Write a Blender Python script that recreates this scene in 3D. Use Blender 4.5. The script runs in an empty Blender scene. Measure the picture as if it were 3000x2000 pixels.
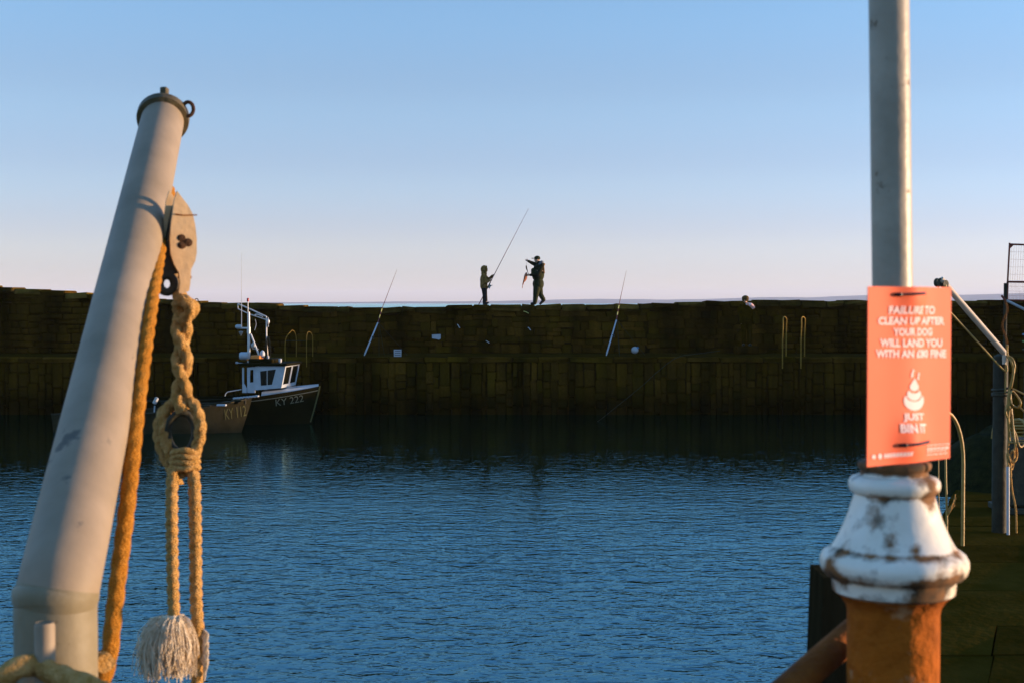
import bpy, math, random
from math import sin, cos, pi, radians, sqrt, atan2, tan
from mathutils import Vector, Matrix, noise

random.seed(7)
SC = bpy.context.scene
COL = SC.collection
H = 3.6            # eye height above the water
FPX = 4166.667     # focal length in photo pixels (50 mm on 36 mm film, 3000 px)
HOR = 888.0        # horizon row in the photo

# ------------------------------------------------------------------ camera, sky, sun
PITCH = math.atan((1000 - HOR) / FPX)
cam_d = bpy.data.cameras.new('camera')
cam = bpy.data.objects.new('camera', cam_d)
COL.objects.link(cam)
cam.location = (0, 0, H)
cam.rotation_euler = (pi / 2 - PITCH, 0, 0)
cam_d.lens = 50
cam_d.sensor_width = 36
cam_d.clip_start = 0.05
cam_d.clip_end = 60000
cam_d.dof.use_dof = True
cam_d.dof.focus_distance = 47
cam_d.dof.aperture_fstop = 9.0
SC.camera = cam

SUN_AZ, SUN_EL = radians(85), radians(1.3)
world = bpy.data.worlds.new('World')
SC.world = world
world.use_nodes = True
wt = world.node_tree
wt.nodes.clear()
sky = wt.nodes.new('ShaderNodeTexSky')
sky.sky_type = 'NISHITA'
sky.sun_disc = False
sky.sun_elevation = SUN_EL
sky.sun_rotation = SUN_AZ
sky.altitude = 0
sky.air_density = 0.4
sky.dust_density = 0.06
sky.ozone_density = 1.0
bg = wt.nodes.new('ShaderNodeBackground')
bg.inputs['Strength'].default_value = 0.15
wo = wt.nodes.new('ShaderNodeOutputWorld')
# gentle colour correction of the sky by height above the horizon, the same all round (film response)
SKY_STOPS = [(0.0, (0.837, 0.656, 0.855)), (0.0144, (0.83, 0.657, 0.854)), (0.0444, (0.985, 0.763, 0.874)), (0.0893, (1.088, 0.933, 1.004)), (0.14, (1.193, 1.116, 1.16)), (0.208, (1.265, 1.364, 1.449)), (0.36, (1.708, 2.387, 2.97))]
stc = wt.nodes.new('ShaderNodeTexCoord')
ssp = wt.nodes.new('ShaderNodeSeparateXYZ')
wt.links.new(stc.outputs['Generated'], ssp.inputs[0])
smr = wt.nodes.new('ShaderNodeMapRange')
smr.inputs['From Max'].default_value = 1.0
wt.links.new(ssp.outputs['Z'], smr.inputs['Value'])
srp = wt.nodes.new('ShaderNodeValToRGB')
srp.color_ramp.interpolation = 'EASE'
while len(srp.color_ramp.elements) < len(SKY_STOPS): srp.color_ramp.elements.new(0.5)
for e_, (z_, c_) in zip(srp.color_ramp.elements, SKY_STOPS):
    e_.position = z_
for e_, (z_, c_) in zip(srp.color_ramp.elements, SKY_STOPS):
    e_.color = (c_[0] / 4, c_[1] / 4, c_[2] / 4, 1)
wt.links.new(smr.outputs[0], srp.inputs['Fac'])
sml = wt.nodes.new('ShaderNodeVectorMath'); sml.operation = 'MULTIPLY'
wt.links.new(sky.outputs[0], sml.inputs[0]); wt.links.new(srp.outputs['Color'], sml.inputs[1])
ssc = wt.nodes.new('ShaderNodeVectorMath'); ssc.operation = 'SCALE'; ssc.inputs['Scale'].default_value = 4.0
wt.links.new(sml.outputs[0], ssc.inputs[0])
wt.links.new(ssc.outputs[0], bg.inputs['Color'])
wt.links.new(bg.outputs[0], wo.inputs['Surface'])

sun_d = bpy.data.lights.new('sun', 'SUN')
sun_d.energy = 5.0
sun_d.angle = radians(0.55)
sun_d.color = (1.0, 0.70, 0.45)
sun = bpy.data.objects.new('sun', sun_d)
COL.objects.link(sun)
SDIR = Vector((sin(SUN_AZ) * cos(SUN_EL), cos(SUN_AZ) * cos(SUN_EL), sin(SUN_EL)))
sun.rotation_euler = SDIR.to_track_quat('Z', 'Y').to_euler()

SC.view_settings.view_transform = 'Standard'
SC.view_settings.look = 'None'
SC.view_settings.exposure = 1.4
SC.view_settings.gamma = 1.0
SC.view_settings.use_curve_mapping = False
SC.cycles.max_bounces = 6

# ------------------------------------------------------------------ helpers
def P(px, py, Y):
    """world point on the ray through photo pixel (px,py) at depth Y"""
    u, v = (px - 1500) / FPX, (1000 - py) / FPX
    d = Vector((u, cos(PITCH) + v * sin(PITCH), -sin(PITCH) + v * cos(PITCH)))
    d *= Y / d.y
    return Vector((d.x, Y, H + d.z))

def tag(o, label=None, cat=None, group=None, kind=None):
    if label: o['label'] = label
    if cat: o['category'] = cat
    if group: o['group'] = group
    if kind: o['kind'] = kind
    return o

OFF = {}
def empty(name, loc, label, cat, group=None, rz=0):
    o = bpy.data.objects.new(name, None)
    COL.objects.link(o)
    o.location = loc
    o.rotation_euler = (0, 0, rz)
    o.empty_display_size = 0.1
    OFF[o] = Vector(loc)
    return tag(o, label, cat, group)

class MB:
    """collects geometry, builds ONE mesh object"""
    def __init__(s):
        s.v, s.f = [], []
    def add(s, vs, fs):
        n = len(s.v)
        s.v += [Vector(p) for p in vs]
        s.f += [tuple(i + n for i in f) for f in fs]
        return s
    def box(s, c, size, M=None, jit=0):
        hx, hy, hz = size[0] / 2, size[1] / 2, size[2] / 2
        vs = []
        for x in (-1, 1):
            for y in (-1, 1):
                for z in (-1, 1):
                    p = Vector((x * hx, y * hy, z * hz))
                    if jit: p += Vector([random.uniform(-jit, jit) for _ in range(3)])
                    if M is not None: p = M @ p
                    vs.append(Vector(c) + p)
        return s.add(vs, [(0, 1, 3, 2), (4, 6, 7, 5), (0, 4, 5, 1), (2, 3, 7, 6), (0, 2, 6, 4), (1, 5, 7, 3)])
    def cbox(s, c, size, b=0.01, M=None):
        """box with chamfered edges (24 verts)"""
        h = [size[0] / 2, size[1] / 2, size[2] / 2]
        b = min(b, min(h) * 0.8)
        vs, idx = [], {}
        for sx in (-1, 1):
            for sy in (-1, 1):
                for sz in (-1, 1):
                    sg = (sx, sy, sz)
                    for a in range(3):
                        p = [sg[k] * (h[k] - (0 if k == a else b)) for k in range(3)]
                        idx[(sg, a)] = len(vs)
                        q = Vector(p)
                        if M is not None: q = M @ q
                        vs.append(Vector(c) + q)
        fs = []
        for a in range(3):
            o = [k for k in range(3) if k != a]
            for sa in (-1, 1):
                ring = []
                for (s1, s2) in ((-1, -1), (1, -1), (1, 1), (-1, 1)):
                    g = [0, 0, 0]; g[a] = sa; g[o[0]] = s1; g[o[1]] = s2
                    ring.append(idx[(tuple(g), a)])
                fs.append(tuple(ring))
        for a in range(3):
            o = [k for k in range(3) if k != a]
            for s1 in (-1, 1):
                for s2 in (-1, 1):
                    g0 = [0, 0, 0]; g1 = [0, 0, 0]
                    g0[a] = -1; g1[a] = 1
                    for g in (g0, g1): g[o[0]] = s1; g[o[1]] = s2
                    g0, g1 = tuple(g0), tuple(g1)
                    fs.append((idx[(g0, o[0])], idx[(g1, o[0])], idx[(g1, o[1])], idx[(g0, o[1])]))
        for sx in (-1, 1):
            for sy in (-1, 1):
                for sz in (-1, 1):
                    g = (sx, sy, sz)
                    fs.append((idx[(g, 0)], idx[(g, 1)], idx[(g, 2)]))
        return s.add(vs, fs)
    def tube(s, path, r, n=10, caps=True, lobes=0, pitch=0.1, depth=0.2, closed=False, jit=0):
        path = [Vector(p) for p in path]
        m = len(path)
        rs = r if isinstance(r, (list, tuple)) else [r] * m
        tang = []
        for i in range(m):
            if closed:
                t = path[(i + 1) % m] - path[i - 1]
            else:
                t = path[min(i + 1, m - 1)] - path[max(i - 1, 0)]
            tang.append(t.normalized() if t.length > 1e-9 else Vector((0, 0, 1)))
        ref = Vector((0, 0, 1)) if abs(tang[0].z) < 0.9 else Vector((1, 0, 0))
        nn = tang[0].cross(ref).normalized()
        vs, fs = [], []
        arc = 0
        for i in range(m):
            if i:
                arc += (path[i] - path[i - 1]).length
                q = tang[i - 1].rotation_difference(tang[i])
                nn = (q @ nn)
                nn = (nn - tang[i] * nn.dot(tang[i])).normalized()
            b = tang[i].cross(nn)
            for j in range(n):
                a = 2 * pi * j / n
                rr = rs[i]
                if lobes:
                    ph = 2 * pi * arc / pitch
                    rr *= (1 - depth) + depth * abs(cos(lobes * 0.5 * (a - ph))) ** 0.8
                if jit: rr *= 1 + random.uniform(-jit, jit)
                vs.append(path[i] + (nn * cos(a) + b * sin(a)) * rr)
        for i in range(m - 1 + (1 if closed else 0)):
            for j in range(n):
                k = (j + 1) % n
                i2 = (i + 1) % m
                fs.append((i * n + j, i * n + k, i2 * n + k, i2 * n + j))
        if caps and not closed:
            fs.append(tuple(reversed(range(n))))
            fs.append(tuple((m - 1) * n + j for j in range(n)))
        return s.add(vs, fs)
    def cyl(s, p0, p1, r0, r1=None, n=14):
        return s.tube([p0, p1], [r0, r0 if r1 is None else r1], n)
    def lathe(s, prof, c=(0, 0, 0), n=40, M=None):
        """prof: list of (radius, height)"""
        c = Vector(c)
        vs, fs = [], []
        for (r, z) in prof:
            for j in range(n):
                a = 2 * pi * j / n
                p = Vector((r * cos(a), r * sin(a), z))
                if M is not None: p = M @ p
                vs.append(c + p)
        m = len(prof)
        for i in range(m - 1):
            for j in range(n):
                k = (j + 1) % n
                fs.append((i * n + j, i * n + k, (i + 1) * n + k, (i + 1) * n + j))
        fs.append(tuple(reversed(range(n))))
        fs.append(tuple((m - 1) * n + j for j in range(n)))
        return s.add(vs, fs)
    def ball(s, c, r, n=12, M=None):
        if not isinstance(r, (list, tuple)): r = (r, r, r)
        c = Vector(c)
        vs, fs = [], []
        m = n // 2
        for i in range(m + 1):
            th = pi * i / m
            for j in range(n):
                a = 2 * pi * j / n
                q = Vector((r[0] * sin(th) * cos(a), r[1] * sin(th) * sin(a), r[2] * cos(th)))
                if M is not None: q = M @ q
                vs.append(c + q)
        for i in range(m):
            for j in range(n):
                k = (j + 1) % n
                fs.append((i * n + j, (i + 1) * n + j, (i + 1) * n + k, i * n + k))
        return s.add(vs, fs)
    def capsule(s, p0, p1, r0, r1=None, n=10):
        r1 = r0 if r1 is None else r1
        p0, p1 = Vector(p0), Vector(p1)
        d = (p1 - p0)
        if d.length < 1e-6: return s.ball(p0, r0, n)
        t = d.normalized()
        path, rs = [], []
        for k in range(4):
            a = pi / 2 * (1 - k / 4) * 0.98
            path.append(p0 - t * r0 * sin(a)); rs.append(r0 * cos(a))
        path.append(p0); rs.append(r0)
        path.append(p1); rs.append(r1)
        for k in range(1, 5):
            a = pi / 2 * (k / 4) * 0.98
            path.append(p1 + t * r1 * sin(a)); rs.append(r1 * cos(a))
        return s.tube(path, rs, n)
    def prism(s, poly, thick_vec):
        """poly: list of 3-D points, extruded by thick_vec"""
        t = Vector(thick_vec)
        n = len(poly)
        vs = [Vector(p) for p in poly] + [Vector(p) + t for p in poly]
        fs = [tuple(range(n)), tuple(reversed(range(n, 2 * n)))]
        for i in range(n):
            k = (i + 1) % n
            fs.append((i, n + i, n + k, k))
        return s.add(vs, fs)
    def mesh(s, name, mat, smooth=40, off=None):
        me = bpy.data.meshes.new(name)
        o = off or Vector((0, 0, 0))
        me.from_pydata([tuple(p - o) for p in s.v], [], s.f)
        me.update()
        if mat: me.materials.append(mat)
        if smooth:
            me.polygons.foreach_set('use_smooth', [True] * len(me.polygons))
            try: me.set_sharp_from_angle(angle=radians(smooth))
            except Exception: pass
        return me
    def build(s, name, mat, parent=None, local=False, smooth=40, loc=None):
        """world-space verts unless local; parent's base is subtracted. loc: base of a thing that is one mesh"""
        base = Vector((0, 0, 0))
        if parent is not None and not local: base = OFF[parent]
        if parent is None and loc is not None: base = Vector(loc)
        me = s.mesh(name, mat, smooth, base)
        o = bpy.data.objects.new(name, me)
        COL.objects.link(o)
        if parent is not None:
            o.parent = parent
            OFF[o] = OFF[parent]
        else:
            o.location = base
            OFF[o] = base
        return o

def fix_normals(o):
    import bmesh
    b = bmesh.new(); b.from_mesh(o.data)
    bmesh.ops.recalc_face_normals(b, faces=b.faces)
    b.to_mesh(o.data); b.free()

def spline(pts, n=8):
    """Catmull-Rom through pts"""
    pts = [Vector(p) for p in pts]
    out = []
    m = len(pts)
    for i in range(m - 1):
        p0, p1, p2, p3 = pts[max(i - 1, 0)], pts[i], pts[i + 1], pts[min(i + 2, m - 1)]
        for k in range(n):
            t = k / n
            out.append(0.5 * ((2 * p1) + (p2 - p0) * t + (2 * p0 - 5 * p1 + 4 * p2 - p3) * t * t + (3 * p1 - p0 - 3 * p2 + p3) * t ** 3))
    out.append(pts[-1])
    return out

def resample(path, step):
    out = [path[0].copy()]
    acc = 0
    for a, b in zip(path, path[1:]):
        L = (b - a).length
        if L < 1e-9: continue
        d = step - acc
        while d <= L:
            out.append(a.lerp(b, d / L)); d += step
        acc = L - (d - step)
    if (out[-1] - path[-1]).length > step * 0.3: out.append(path[-1].copy())
    return out

# ------------------------------------------------------------------ materials
MATS = {}
def mat(name, col, rough=0.7, metal=0.0, col2=None, scale=8, amount=0.5, bump=0.0, bscale=40, spec=0.4,
        patch=None, pscale=6, pthr=0.62, stretch=(1, 1, 1), detail=6, trans=0.0):
    if name in MATS: return MATS[name]
    m = bpy.data.materials.new(name)
    m.use_nodes = True
    nt = m.node_tree
    b = nt.nodes['Principled BSDF']
    b.inputs['Roughness'].default_value = rough
    b.inputs['Metallic'].default_value = metal
    b.inputs['Specular IOR Level'].default_value = spec
    tc = nt.nodes.new('ShaderNodeTexCoord')
    mp = nt.nodes.new('ShaderNodeMapping')
    mp.inputs['Scale'].default_value = stretch
    nt.links.new(tc.outputs['Object'], mp.inputs['Vector'])
    n1 = nt.nodes.new('ShaderNodeTexNoise')
    n1.inputs['Scale'].default_value = scale
    n1.inputs['Detail'].default_value = detail
    n1.inputs['Roughness'].default_value = 0.62
    nt.links.new(mp.outputs[0], n1.inputs['Vector'])
    if col2 is None: col2 = tuple(c * (1 - amount) for c in col)
    r = nt.nodes.new('ShaderNodeValToRGB')
    r.color_ramp.elements[0].position = 0.32
    r.color_ramp.elements[1].position = 0.68
    r.color_ramp.elements[0].color = (*col2, 1)
    r.color_ramp.elements[1].color = (*col, 1)
    nt.links.new(n1.outputs['Fac'], r.inputs['Fac'])
    out = r.outputs['Color']
    rough_in = None
    if patch:
        n2 = nt.nodes.new('ShaderNodeTexNoise')
        n2.inputs['Scale'].default_value = pscale
        n2.inputs['Detail'].default_value = 7
        n2.inputs['Roughness'].default_value = 0.65
        nt.links.new(mp.outputs[0], n2.inputs['Vector'])
        r2 = nt.nodes.new('ShaderNodeValToRGB')
        r2.color_ramp.elements[0].position = pthr
        r2.color_ramp.elements[1].position = pthr + 0.05
        nt.links.new(n2.outputs['Fac'], r2.inputs['Fac'])
        mx = nt.nodes.new('ShaderNodeMix')
        mx.data_type = 'RGBA'
        nt.links.new(r2.outputs['Color'], mx.inputs[0])
        nt.links.new(out, mx.inputs[6])
        mx.inputs[7].default_value = (*patch, 1)
        out = mx.outputs[2]
        mr = nt.nodes.new('ShaderNodeMapRange')
        mr.inputs['To Min'].default_value = rough
        mr.inputs['To Max'].default_value = 0.9
        nt.links.new(r2.outputs['Color'], mr.inputs['Value'])
        nt.links.new(mr.outputs[0], b.inputs['Roughness'])
    nt.links.new(out, b.inputs['Base Color'])
    if trans: b.inputs['Transmission Weight'].default_value = trans
    if bump:
        n3 = nt.nodes.new('ShaderNodeTexNoise')
        n3.inputs['Scale'].default_value = bscale
        n3.inputs['Detail'].default_value = 6
        nt.links.new(mp.outputs[0], n3.inputs['Vector'])
        bp = nt.nodes.new('ShaderNodeBump')
        bp.inputs['Strength'].default_value = min(1.0, bump)
        bp.inputs['Distance'].default_value = 0.02
        nt.links.new(n3.outputs['Fac'], bp.inputs['Height'])
        nt.links.new(bp.outputs[0], b.inputs['Normal'])
    MATS[name] = m
    return m

def vary(m, lo=0.75, hi=1.25, streak=True):
    nt = m.node_tree
    b = nt.nodes['Principled BSDF']
    src = b.inputs['Base Color'].links[0].from_socket
    oi = nt.nodes.new('ShaderNodeObjectInfo')
    mr = nt.nodes.new('ShaderNodeMapRange')
    mr.inputs['To Min'].default_value = lo; mr.inputs['To Max'].default_value = hi
    nt.links.new(oi.outputs['Random'], mr.inputs['Value'])
    val = mr.outputs[0]
    if streak:
        ge = nt.nodes.new('ShaderNodeNewGeometry')
        mp = nt.nodes.new('ShaderNodeMapping'); mp.inputs['Scale'].default_value = (1.5, 1.5, 0.25)
        nt.links.new(ge.outputs['Position'], mp.inputs['Vector'])
        nz = nt.nodes.new('ShaderNodeTexNoise'); nz.inputs['Scale'].default_value = 0.8; nz.inputs['Detail'].default_value = 6
        nt.links.new(mp.outputs[0], nz.inputs['Vector'])
        m2 = nt.nodes.new('ShaderNodeMapRange')
        m2.inputs['From Min'].default_value = 0.35; m2.inputs['From Max'].default_value = 0.68
        m2.inputs['To Min'].default_value = 0.55; m2.inputs['To Max'].default_value = 1.6
        nt.links.new(nz.outputs['Fac'], m2.inputs['Value'])
        mu = nt.nodes.new('ShaderNodeMath'); mu.operation = 'MULTIPLY'
        nt.links.new(val, mu.inputs[0]); nt.links.new(m2.outputs[0], mu.inputs[1])
        val = mu.outputs[0]
        sz = nt.nodes.new('ShaderNodeSeparateXYZ'); nt.links.new(ge.outputs['Position'], sz.inputs[0])
        za = nt.nodes.new('ShaderNodeMath'); za.operation = 'MULTIPLY_ADD'; za.inputs[1].default_value = -0.7
        nt.links.new(nz.outputs['Fac'], za.inputs[0]); nt.links.new(sz.outputs['Z'], za.inputs[2])
        zt_ = nt.nodes.new('ShaderNodeMapRange')     # weed and damp up to the high water mark
        zt_.inputs['From Min'].default_value = 0.0; zt_.inputs['From Max'].default_value = 0.55
        zt_.inputs['To Min'].default_value = 0.42; zt_.inputs['To Max'].default_value = 1.0
        nt.links.new(za.outputs[0], zt_.inputs['Value'])
        m4 = nt.nodes.new('ShaderNodeMath'); m4.operation = 'MULTIPLY'
        nt.links.new(val, m4.inputs[0]); nt.links.new(zt_.outputs[0], m4.inputs[1])
        val = m4.outputs[0]
    sc_ = nt.nodes.new('ShaderNodeVectorMath'); sc_.operation = 'SCALE'
    nt.links.new(src, sc_.inputs[0]); nt.links.new(val, sc_.inputs['Scale'])
    nt.links.new(sc_.outputs[0], b.inputs['Base Color'])
    return m
M_STONE = [mat('wall_stone_a', (0.0699, 0.0332, 0.0029), 0.95, col2=(0.0508, 0.0253, 0.0017), scale=5, bump=0.8, bscale=14, spec=0.0),
           mat('wall_stone_b', (0.0614, 0.0319, 0.0023), 0.95, col2=(0.0444, 0.0247, 0.0014), scale=7, bump=0.8, bscale=18, spec=0.0),
           mat('wall_stone_c', (0.0784, 0.0372, 0.0043), 0.95, col2=(0.0530, 0.0263, 0.0019), scale=4, bump=0.8, bscale=16, spec=0.0)]
M_COPING = mat('coping_stone', (0.0983, 0.0536, 0.0110), 0.95, col2=(0.0556, 0.0337, 0.0039), scale=4, bump=0.8, bscale=14, spec=0.0)
for m_ in M_STONE: vary(m_)
M_CORE = mat('wall_mortar', (0.0567, 0.0274, 0.0017), 0.95, scale=6, bump=0.6, bscale=20, spec=0.0)
M_DECK = mat('pier_concrete', (0.0582, 0.0299, 0.0035), 0.9, scale=2, bump=0.4, bscale=10, spec=0.0)
M_PAVE = mat('paving_stone', (0.0688, 0.0395, 0.0061), 0.95, col2=(0.0450, 0.0260, 0.0027), scale=4, bump=0.6, bscale=22, spec=0.0)
vary(M_COPING, .6, 1.4)
vary(M_PAVE, .7, 1.3, False)
M_GREY = mat('boom_paint', (0.300, 0.222, 0.140), 0.65, col2=(0.215, 0.158, 0.092), scale=5, bump=0.10, bscale=14, spec=0.4, patch=(0.12, 0.10, 0.075), pscale=9, pthr=0.64)
M_SOCKET = mat('socket_paint', (0.27, 0.22, 0.135), 0.55, col2=(0.19, 0.15, 0.08), scale=7, bump=0.15, bscale=16, spec=0.3, patch=(0.10, 0.07, 0.03), pscale=12, pthr=0.62)
M_DAVIT = mat('davit_boom_paint', (0.62, 0.48, 0.33), 0.6, scale=8, amount=0.25)
M_FLANGE = mat('boom_flange', (0.12, 0.085, 0.03), 0.6, col2=(0.07, 0.05, 0.018), scale=20, bump=0.3)
M_WHITE = mat('lamp_post_paint', (0.86, 0.78, 0.62), 0.35, col2=(0.70, 0.61, 0.45), scale=6, bump=0.1, bscale=25, spec=0.5, patch=(0.16, 0.075, 0.02), pscale=9, pthr=0.70)
def rust_bands(m, bands, z0, z1, spots=(), col=(0.22, 0.088, 0.020), col2=(0.055, 0.030, 0.008)):
    nt = m.node_tree
    b = nt.nodes['Principled BSDF']
    src = b.inputs['Base Color'].links[0].from_socket
    tc = nt.nodes.new('ShaderNodeTexCoord')
    sp = nt.nodes.new('ShaderNodeSeparateXYZ'); nt.links.new(tc.outputs['Object'], sp.inputs[0])
    mr = nt.nodes.new('ShaderNodeMapRange')
    mr.inputs['From Min'].default_value = z0; mr.inputs['From Max'].default_value = z1
    nt.links.new(sp.outputs['Z'], mr.inputs['Value'])
    rp = nt.nodes.new('ShaderNodeValToRGB')
    while len(rp.color_ramp.elements) < len(bands): rp.color_ramp.elements.new(0.5)
    for e, (p, v) in zip(rp.color_ramp.elements, bands): e.position = p
    for e, (p, v) in zip(rp.color_ramp.elements, bands): e.color = (v, v, v, 1)
    nt.links.new(mr.outputs[0], rp.inputs['Fac'])
    nz = nt.nodes.new('ShaderNodeTexNoise'); nz.inputs['Scale'].default_value = 13; nz.inputs['Detail'].default_value = 8; nz.inputs['Roughness'].default_value = 0.6
    nt.links.new(tc.outputs['Object'], nz.inputs['Vector'])
    ad = nt.nodes.new('ShaderNodeMath'); ad.operation = 'ADD'
    nt.links.new(nz.outputs['Fac'], ad.inputs[0]); nt.links.new(rp.outputs['Color'], ad.inputs[1])
    th = nt.nodes.new('ShaderNodeMapRange')
    th.inputs['From Min'].default_value = 0.56; th.inputs['From Max'].default_value = 0.72
    nt.links.new(ad.outputs[0], th.inputs['Value'])
    # bare patches where the paint has come away
    acc = ad.outputs[0]
    for (c_, r0_, r1_, amt) in spots:
        vd = nt.nodes.new('ShaderNodeVectorMath'); vd.operation = 'DISTANCE'
        nt.links.new(tc.outputs['Object'], vd.inputs[0]); vd.inputs[1].default_value = c_
        vm = nt.nodes.new('ShaderNodeMapRange')
        vm.inputs['From Min'].default_value = r1_; vm.inputs['From Max'].default_value = r0_
        vm.inputs['To Min'].default_value = amt; vm.inputs['To Max'].default_value = 0
        nt.links.new(vd.outputs['Value'], vm.inputs['Value'])
        a2 = nt.nodes.new('ShaderNodeMath'); a2.operation = 'ADD'
        nt.links.new(acc, a2.inputs[0]); nt.links.new(vm.outputs[0], a2.inputs[1])
        acc = a2.outputs[0]
    nt.links.new(acc, th.inputs['Value'])
    n2 = nt.nodes.new('ShaderNodeTexNoise'); n2.inputs['Scale'].default_value = 30; n2.inputs['Detail'].default_value = 5
    nt.links.new(tc.outputs['Object'], n2.inputs['Vector'])
    r2 = nt.nodes.new('ShaderNodeValToRGB')
    r2.color_ramp.elements[0].position = .38; r2.color_ramp.elements[1].position = .62
    r2.color_ramp.elements[0].color = (*col2, 1); r2.color_ramp.elements[1].color = (*col, 1)
    nt.links.new(n2.outputs['Fac'], r2.inputs['Fac'])
    mx = nt.nodes.new('ShaderNodeMix'); mx.data_type = 'RGBA'
    nt.links.new(th.outputs[0], mx.inputs[0]); nt.links.new(src, mx.inputs[6]); nt.links.new(r2.outputs['Color'], mx.inputs[7])
    nt.links.new(mx.outputs[2], b.inputs['Base Color'])
    mh = nt.nodes.new('ShaderNodeMapRange'); mh.inputs['To Min'].default_value = .35; mh.inputs['To Max'].default_value = .9
    nt.links.new(th.outputs[0], mh.inputs['Value']); nt.links.new(mh.outputs[0], b.inputs['Roughness'])
    # chipped edge relief
    bp = nt.nodes.new('ShaderNodeBump'); bp.invert = True; bp.inputs['Strength'].default_value = .5; bp.inputs['Distance'].default_value = .001
    nt.links.new(th.outputs[0], bp.inputs['Height'])
    old = b.inputs['Normal'].links
    if old: nt.links.new(old[0].from_socket, bp.inputs['Normal'])
    nt.links.new(bp.outputs[0], b.inputs['Normal'])
_k = 2.45 / FPX
_zz = lambda py: H + (HOR - py) * _k - 2.0
rust_bands(M_WHITE, [(0.0, .16), (.10, .10), (.15, .26), (.22, .05), (.30, -.02), (.345, .16), (.37, .0), (.70, .01), (.745, .20), (.80, -.02), (.88, .10), (.92, .30), (1.0, .25)], _zz(1742), _zz(1345), [((.048, -.116, _zz(1690)), .066, .020, .20), ((.090, -.088, _zz(1675)), .045, .010, .13), ((-.028, -.085, _zz(1556)), .020, .004, .13), ((.010, -.100, _zz(1585)), .014, .003, .11), ((-.030, -.066, _zz(1457)), .016, .003, .12), ((-.115, -.045, _zz(1668)), .040, .010, .14), ((.050, -.050, _zz(1452)), .034, .008, .15)])
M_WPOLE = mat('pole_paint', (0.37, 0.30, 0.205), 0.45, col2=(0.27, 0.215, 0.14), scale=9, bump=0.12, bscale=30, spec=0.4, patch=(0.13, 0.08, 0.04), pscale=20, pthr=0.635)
M_RUST = mat('rusty_iron', (0.2940, 0.0891, 0.0096), 0.9, col2=(0.1190, 0.0343, 0.0048), scale=7, bump=0.5, bscale=40, spec=0.2)
M_COLUMN = mat('column_rust', (0.4640, 0.1184, 0.0098), 0.9, col2=(0.1920, 0.0488, 0.0042), scale=6, bump=0.6, bscale=30, spec=0.1, patch=(0.4400, 0.2072, 0.0840), pscale=5, pthr=0.6)
M_RUSTD = mat('dark_rust', (0.09, 0.035, 0.012), 0.85, col2=(0.03, 0.016, 0.006), scale=12, bump=0.6, bscale=60, spec=0.2)
M_DARK = mat('dark_timber', (0.035, 0.028, 0.013), 0.9, scale=5, bump=0.5, stretch=(6, 6, 1), spec=0.0)
M_ROPE = mat('hemp_rope', (0.72, 0.42, 0.15), 0.95, col2=(0.50, 0.25, 0.055), scale=60, bump=0.9, bscale=220, spec=0.05)
M_ROPEO = mat('orange_rope', (0.54, 0.23, 0.035), 0.9, col2=(0.38, 0.14, 0.012), scale=50, bump=0.8, bscale=220, spec=0.05)
M_FRAY = mat('frayed_fibre', (0.80, 0.66, 0.46), 0.95, col2=(0.60, 0.44, 0.26), scale=50, bump=0.5, bscale=200, spec=0.05)
M_BLOCK = mat('block_paint', (0.66, 0.44, 0.22), 0.6, col2=(0.55, 0.34, 0.15), scale=12, bump=0.15, spec=0.3, patch=(0.42, 0.20, 0.06), pscale=14, pthr=0.72)
M_BLOCKD = mat('block_dark', (0.05, 0.045, 0.02), 0.7, scale=20, bump=0.3)
M_SIGN = mat('orange_plastic', (0.86, 0.140, 0.050), 0.6, col2=(0.84, 0.12, 0.040), scale=3, spec=0.15)
M_PRINT = mat('white_print', (0.88, 0.62, 0.56), 0.6, scale=3, amount=0.05, spec=0.15)
M_TIE = mat('black_nylon', (0.012, 0.01, 0.008), 0.4, scale=10)
M_STEEL = mat('galvanised', (0.42, 0.40, 0.36), 0.5, 0.3, col2=(0.28, 0.26, 0.22), scale=20, bump=0.2)
M_WBOAT = mat('white_boat_paint', (0.46, 0.47, 0.47), 0.45, col2=(0.36, 0.37, 0.36), scale=4, spec=0.4)
M_HULLD = mat('dark_hull', (0.0180, 0.0135, 0.0023), 0.8, col2=(0.0120, 0.0090, 0.0015), scale=3, spec=0.03)
M_HULLG = mat('grey_hull', (0.0465, 0.0374, 0.0169), 0.8, col2=(0.0270, 0.0216, 0.0084), scale=3, spec=0.05)
M_GLASS = mat('dark_window', (0.010, 0.009, 0.004), 0.25, scale=3, spec=0.15)
M_ALU = mat('boat_rigging', (0.62, 0.58, 0.52), 0.4, 0.2, scale=20, amount=0.2)
M_ORANGE = mat('liferaft_orange', (0.80, 0.24, 0.03), 0.6, scale=8, amount=0.3)
M_RED = mat('red_lens', (0.45, 0.02, 0.015), 0.3, scale=8, amount=0.3)
M_LETTER = mat('hull_lettering', (0.17, 0.17, 0.10), 0.6, scale=10, amount=0.3)
M_LETTERD = mat('hull_lettering_dark', (0.105, 0.095, 0.02), 0.7, scale=10, amount=0.3)
M_SKIN = mat('skin', (0.55, 0.30, 0.17), 0.6, scale=20, amount=0.15)
M_CAMO = mat('camo_cloth', (0.32, 0.165, 0.045), 0.95, col2=(0.085, 0.05, 0.012), scale=14, detail=3, spec=0.1, bump=0.4, bscale=30)
M_CLOTHD = mat('dark_trouser_cloth', (0.035, 0.028, 0.022), 0.95, scale=10, spec=0.1, bump=0.4, bscale=25)
M_WADER = mat('wader_cloth', (0.036, 0.038, 0.012), 0.9, col2=(0.018, 0.020, 0.006), scale=9, spec=0.15, bump=0.4, bscale=25)
M_JACKET = mat('olive_jacket', (0.030, 0.025, 0.010), 0.95, scale=9, spec=0.1, bump=0.4, bscale=25)
M_COATD = mat('dark_coat', (0.0626, 0.0320, 0.0015), 0.95, scale=9, spec=0.0)
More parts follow.
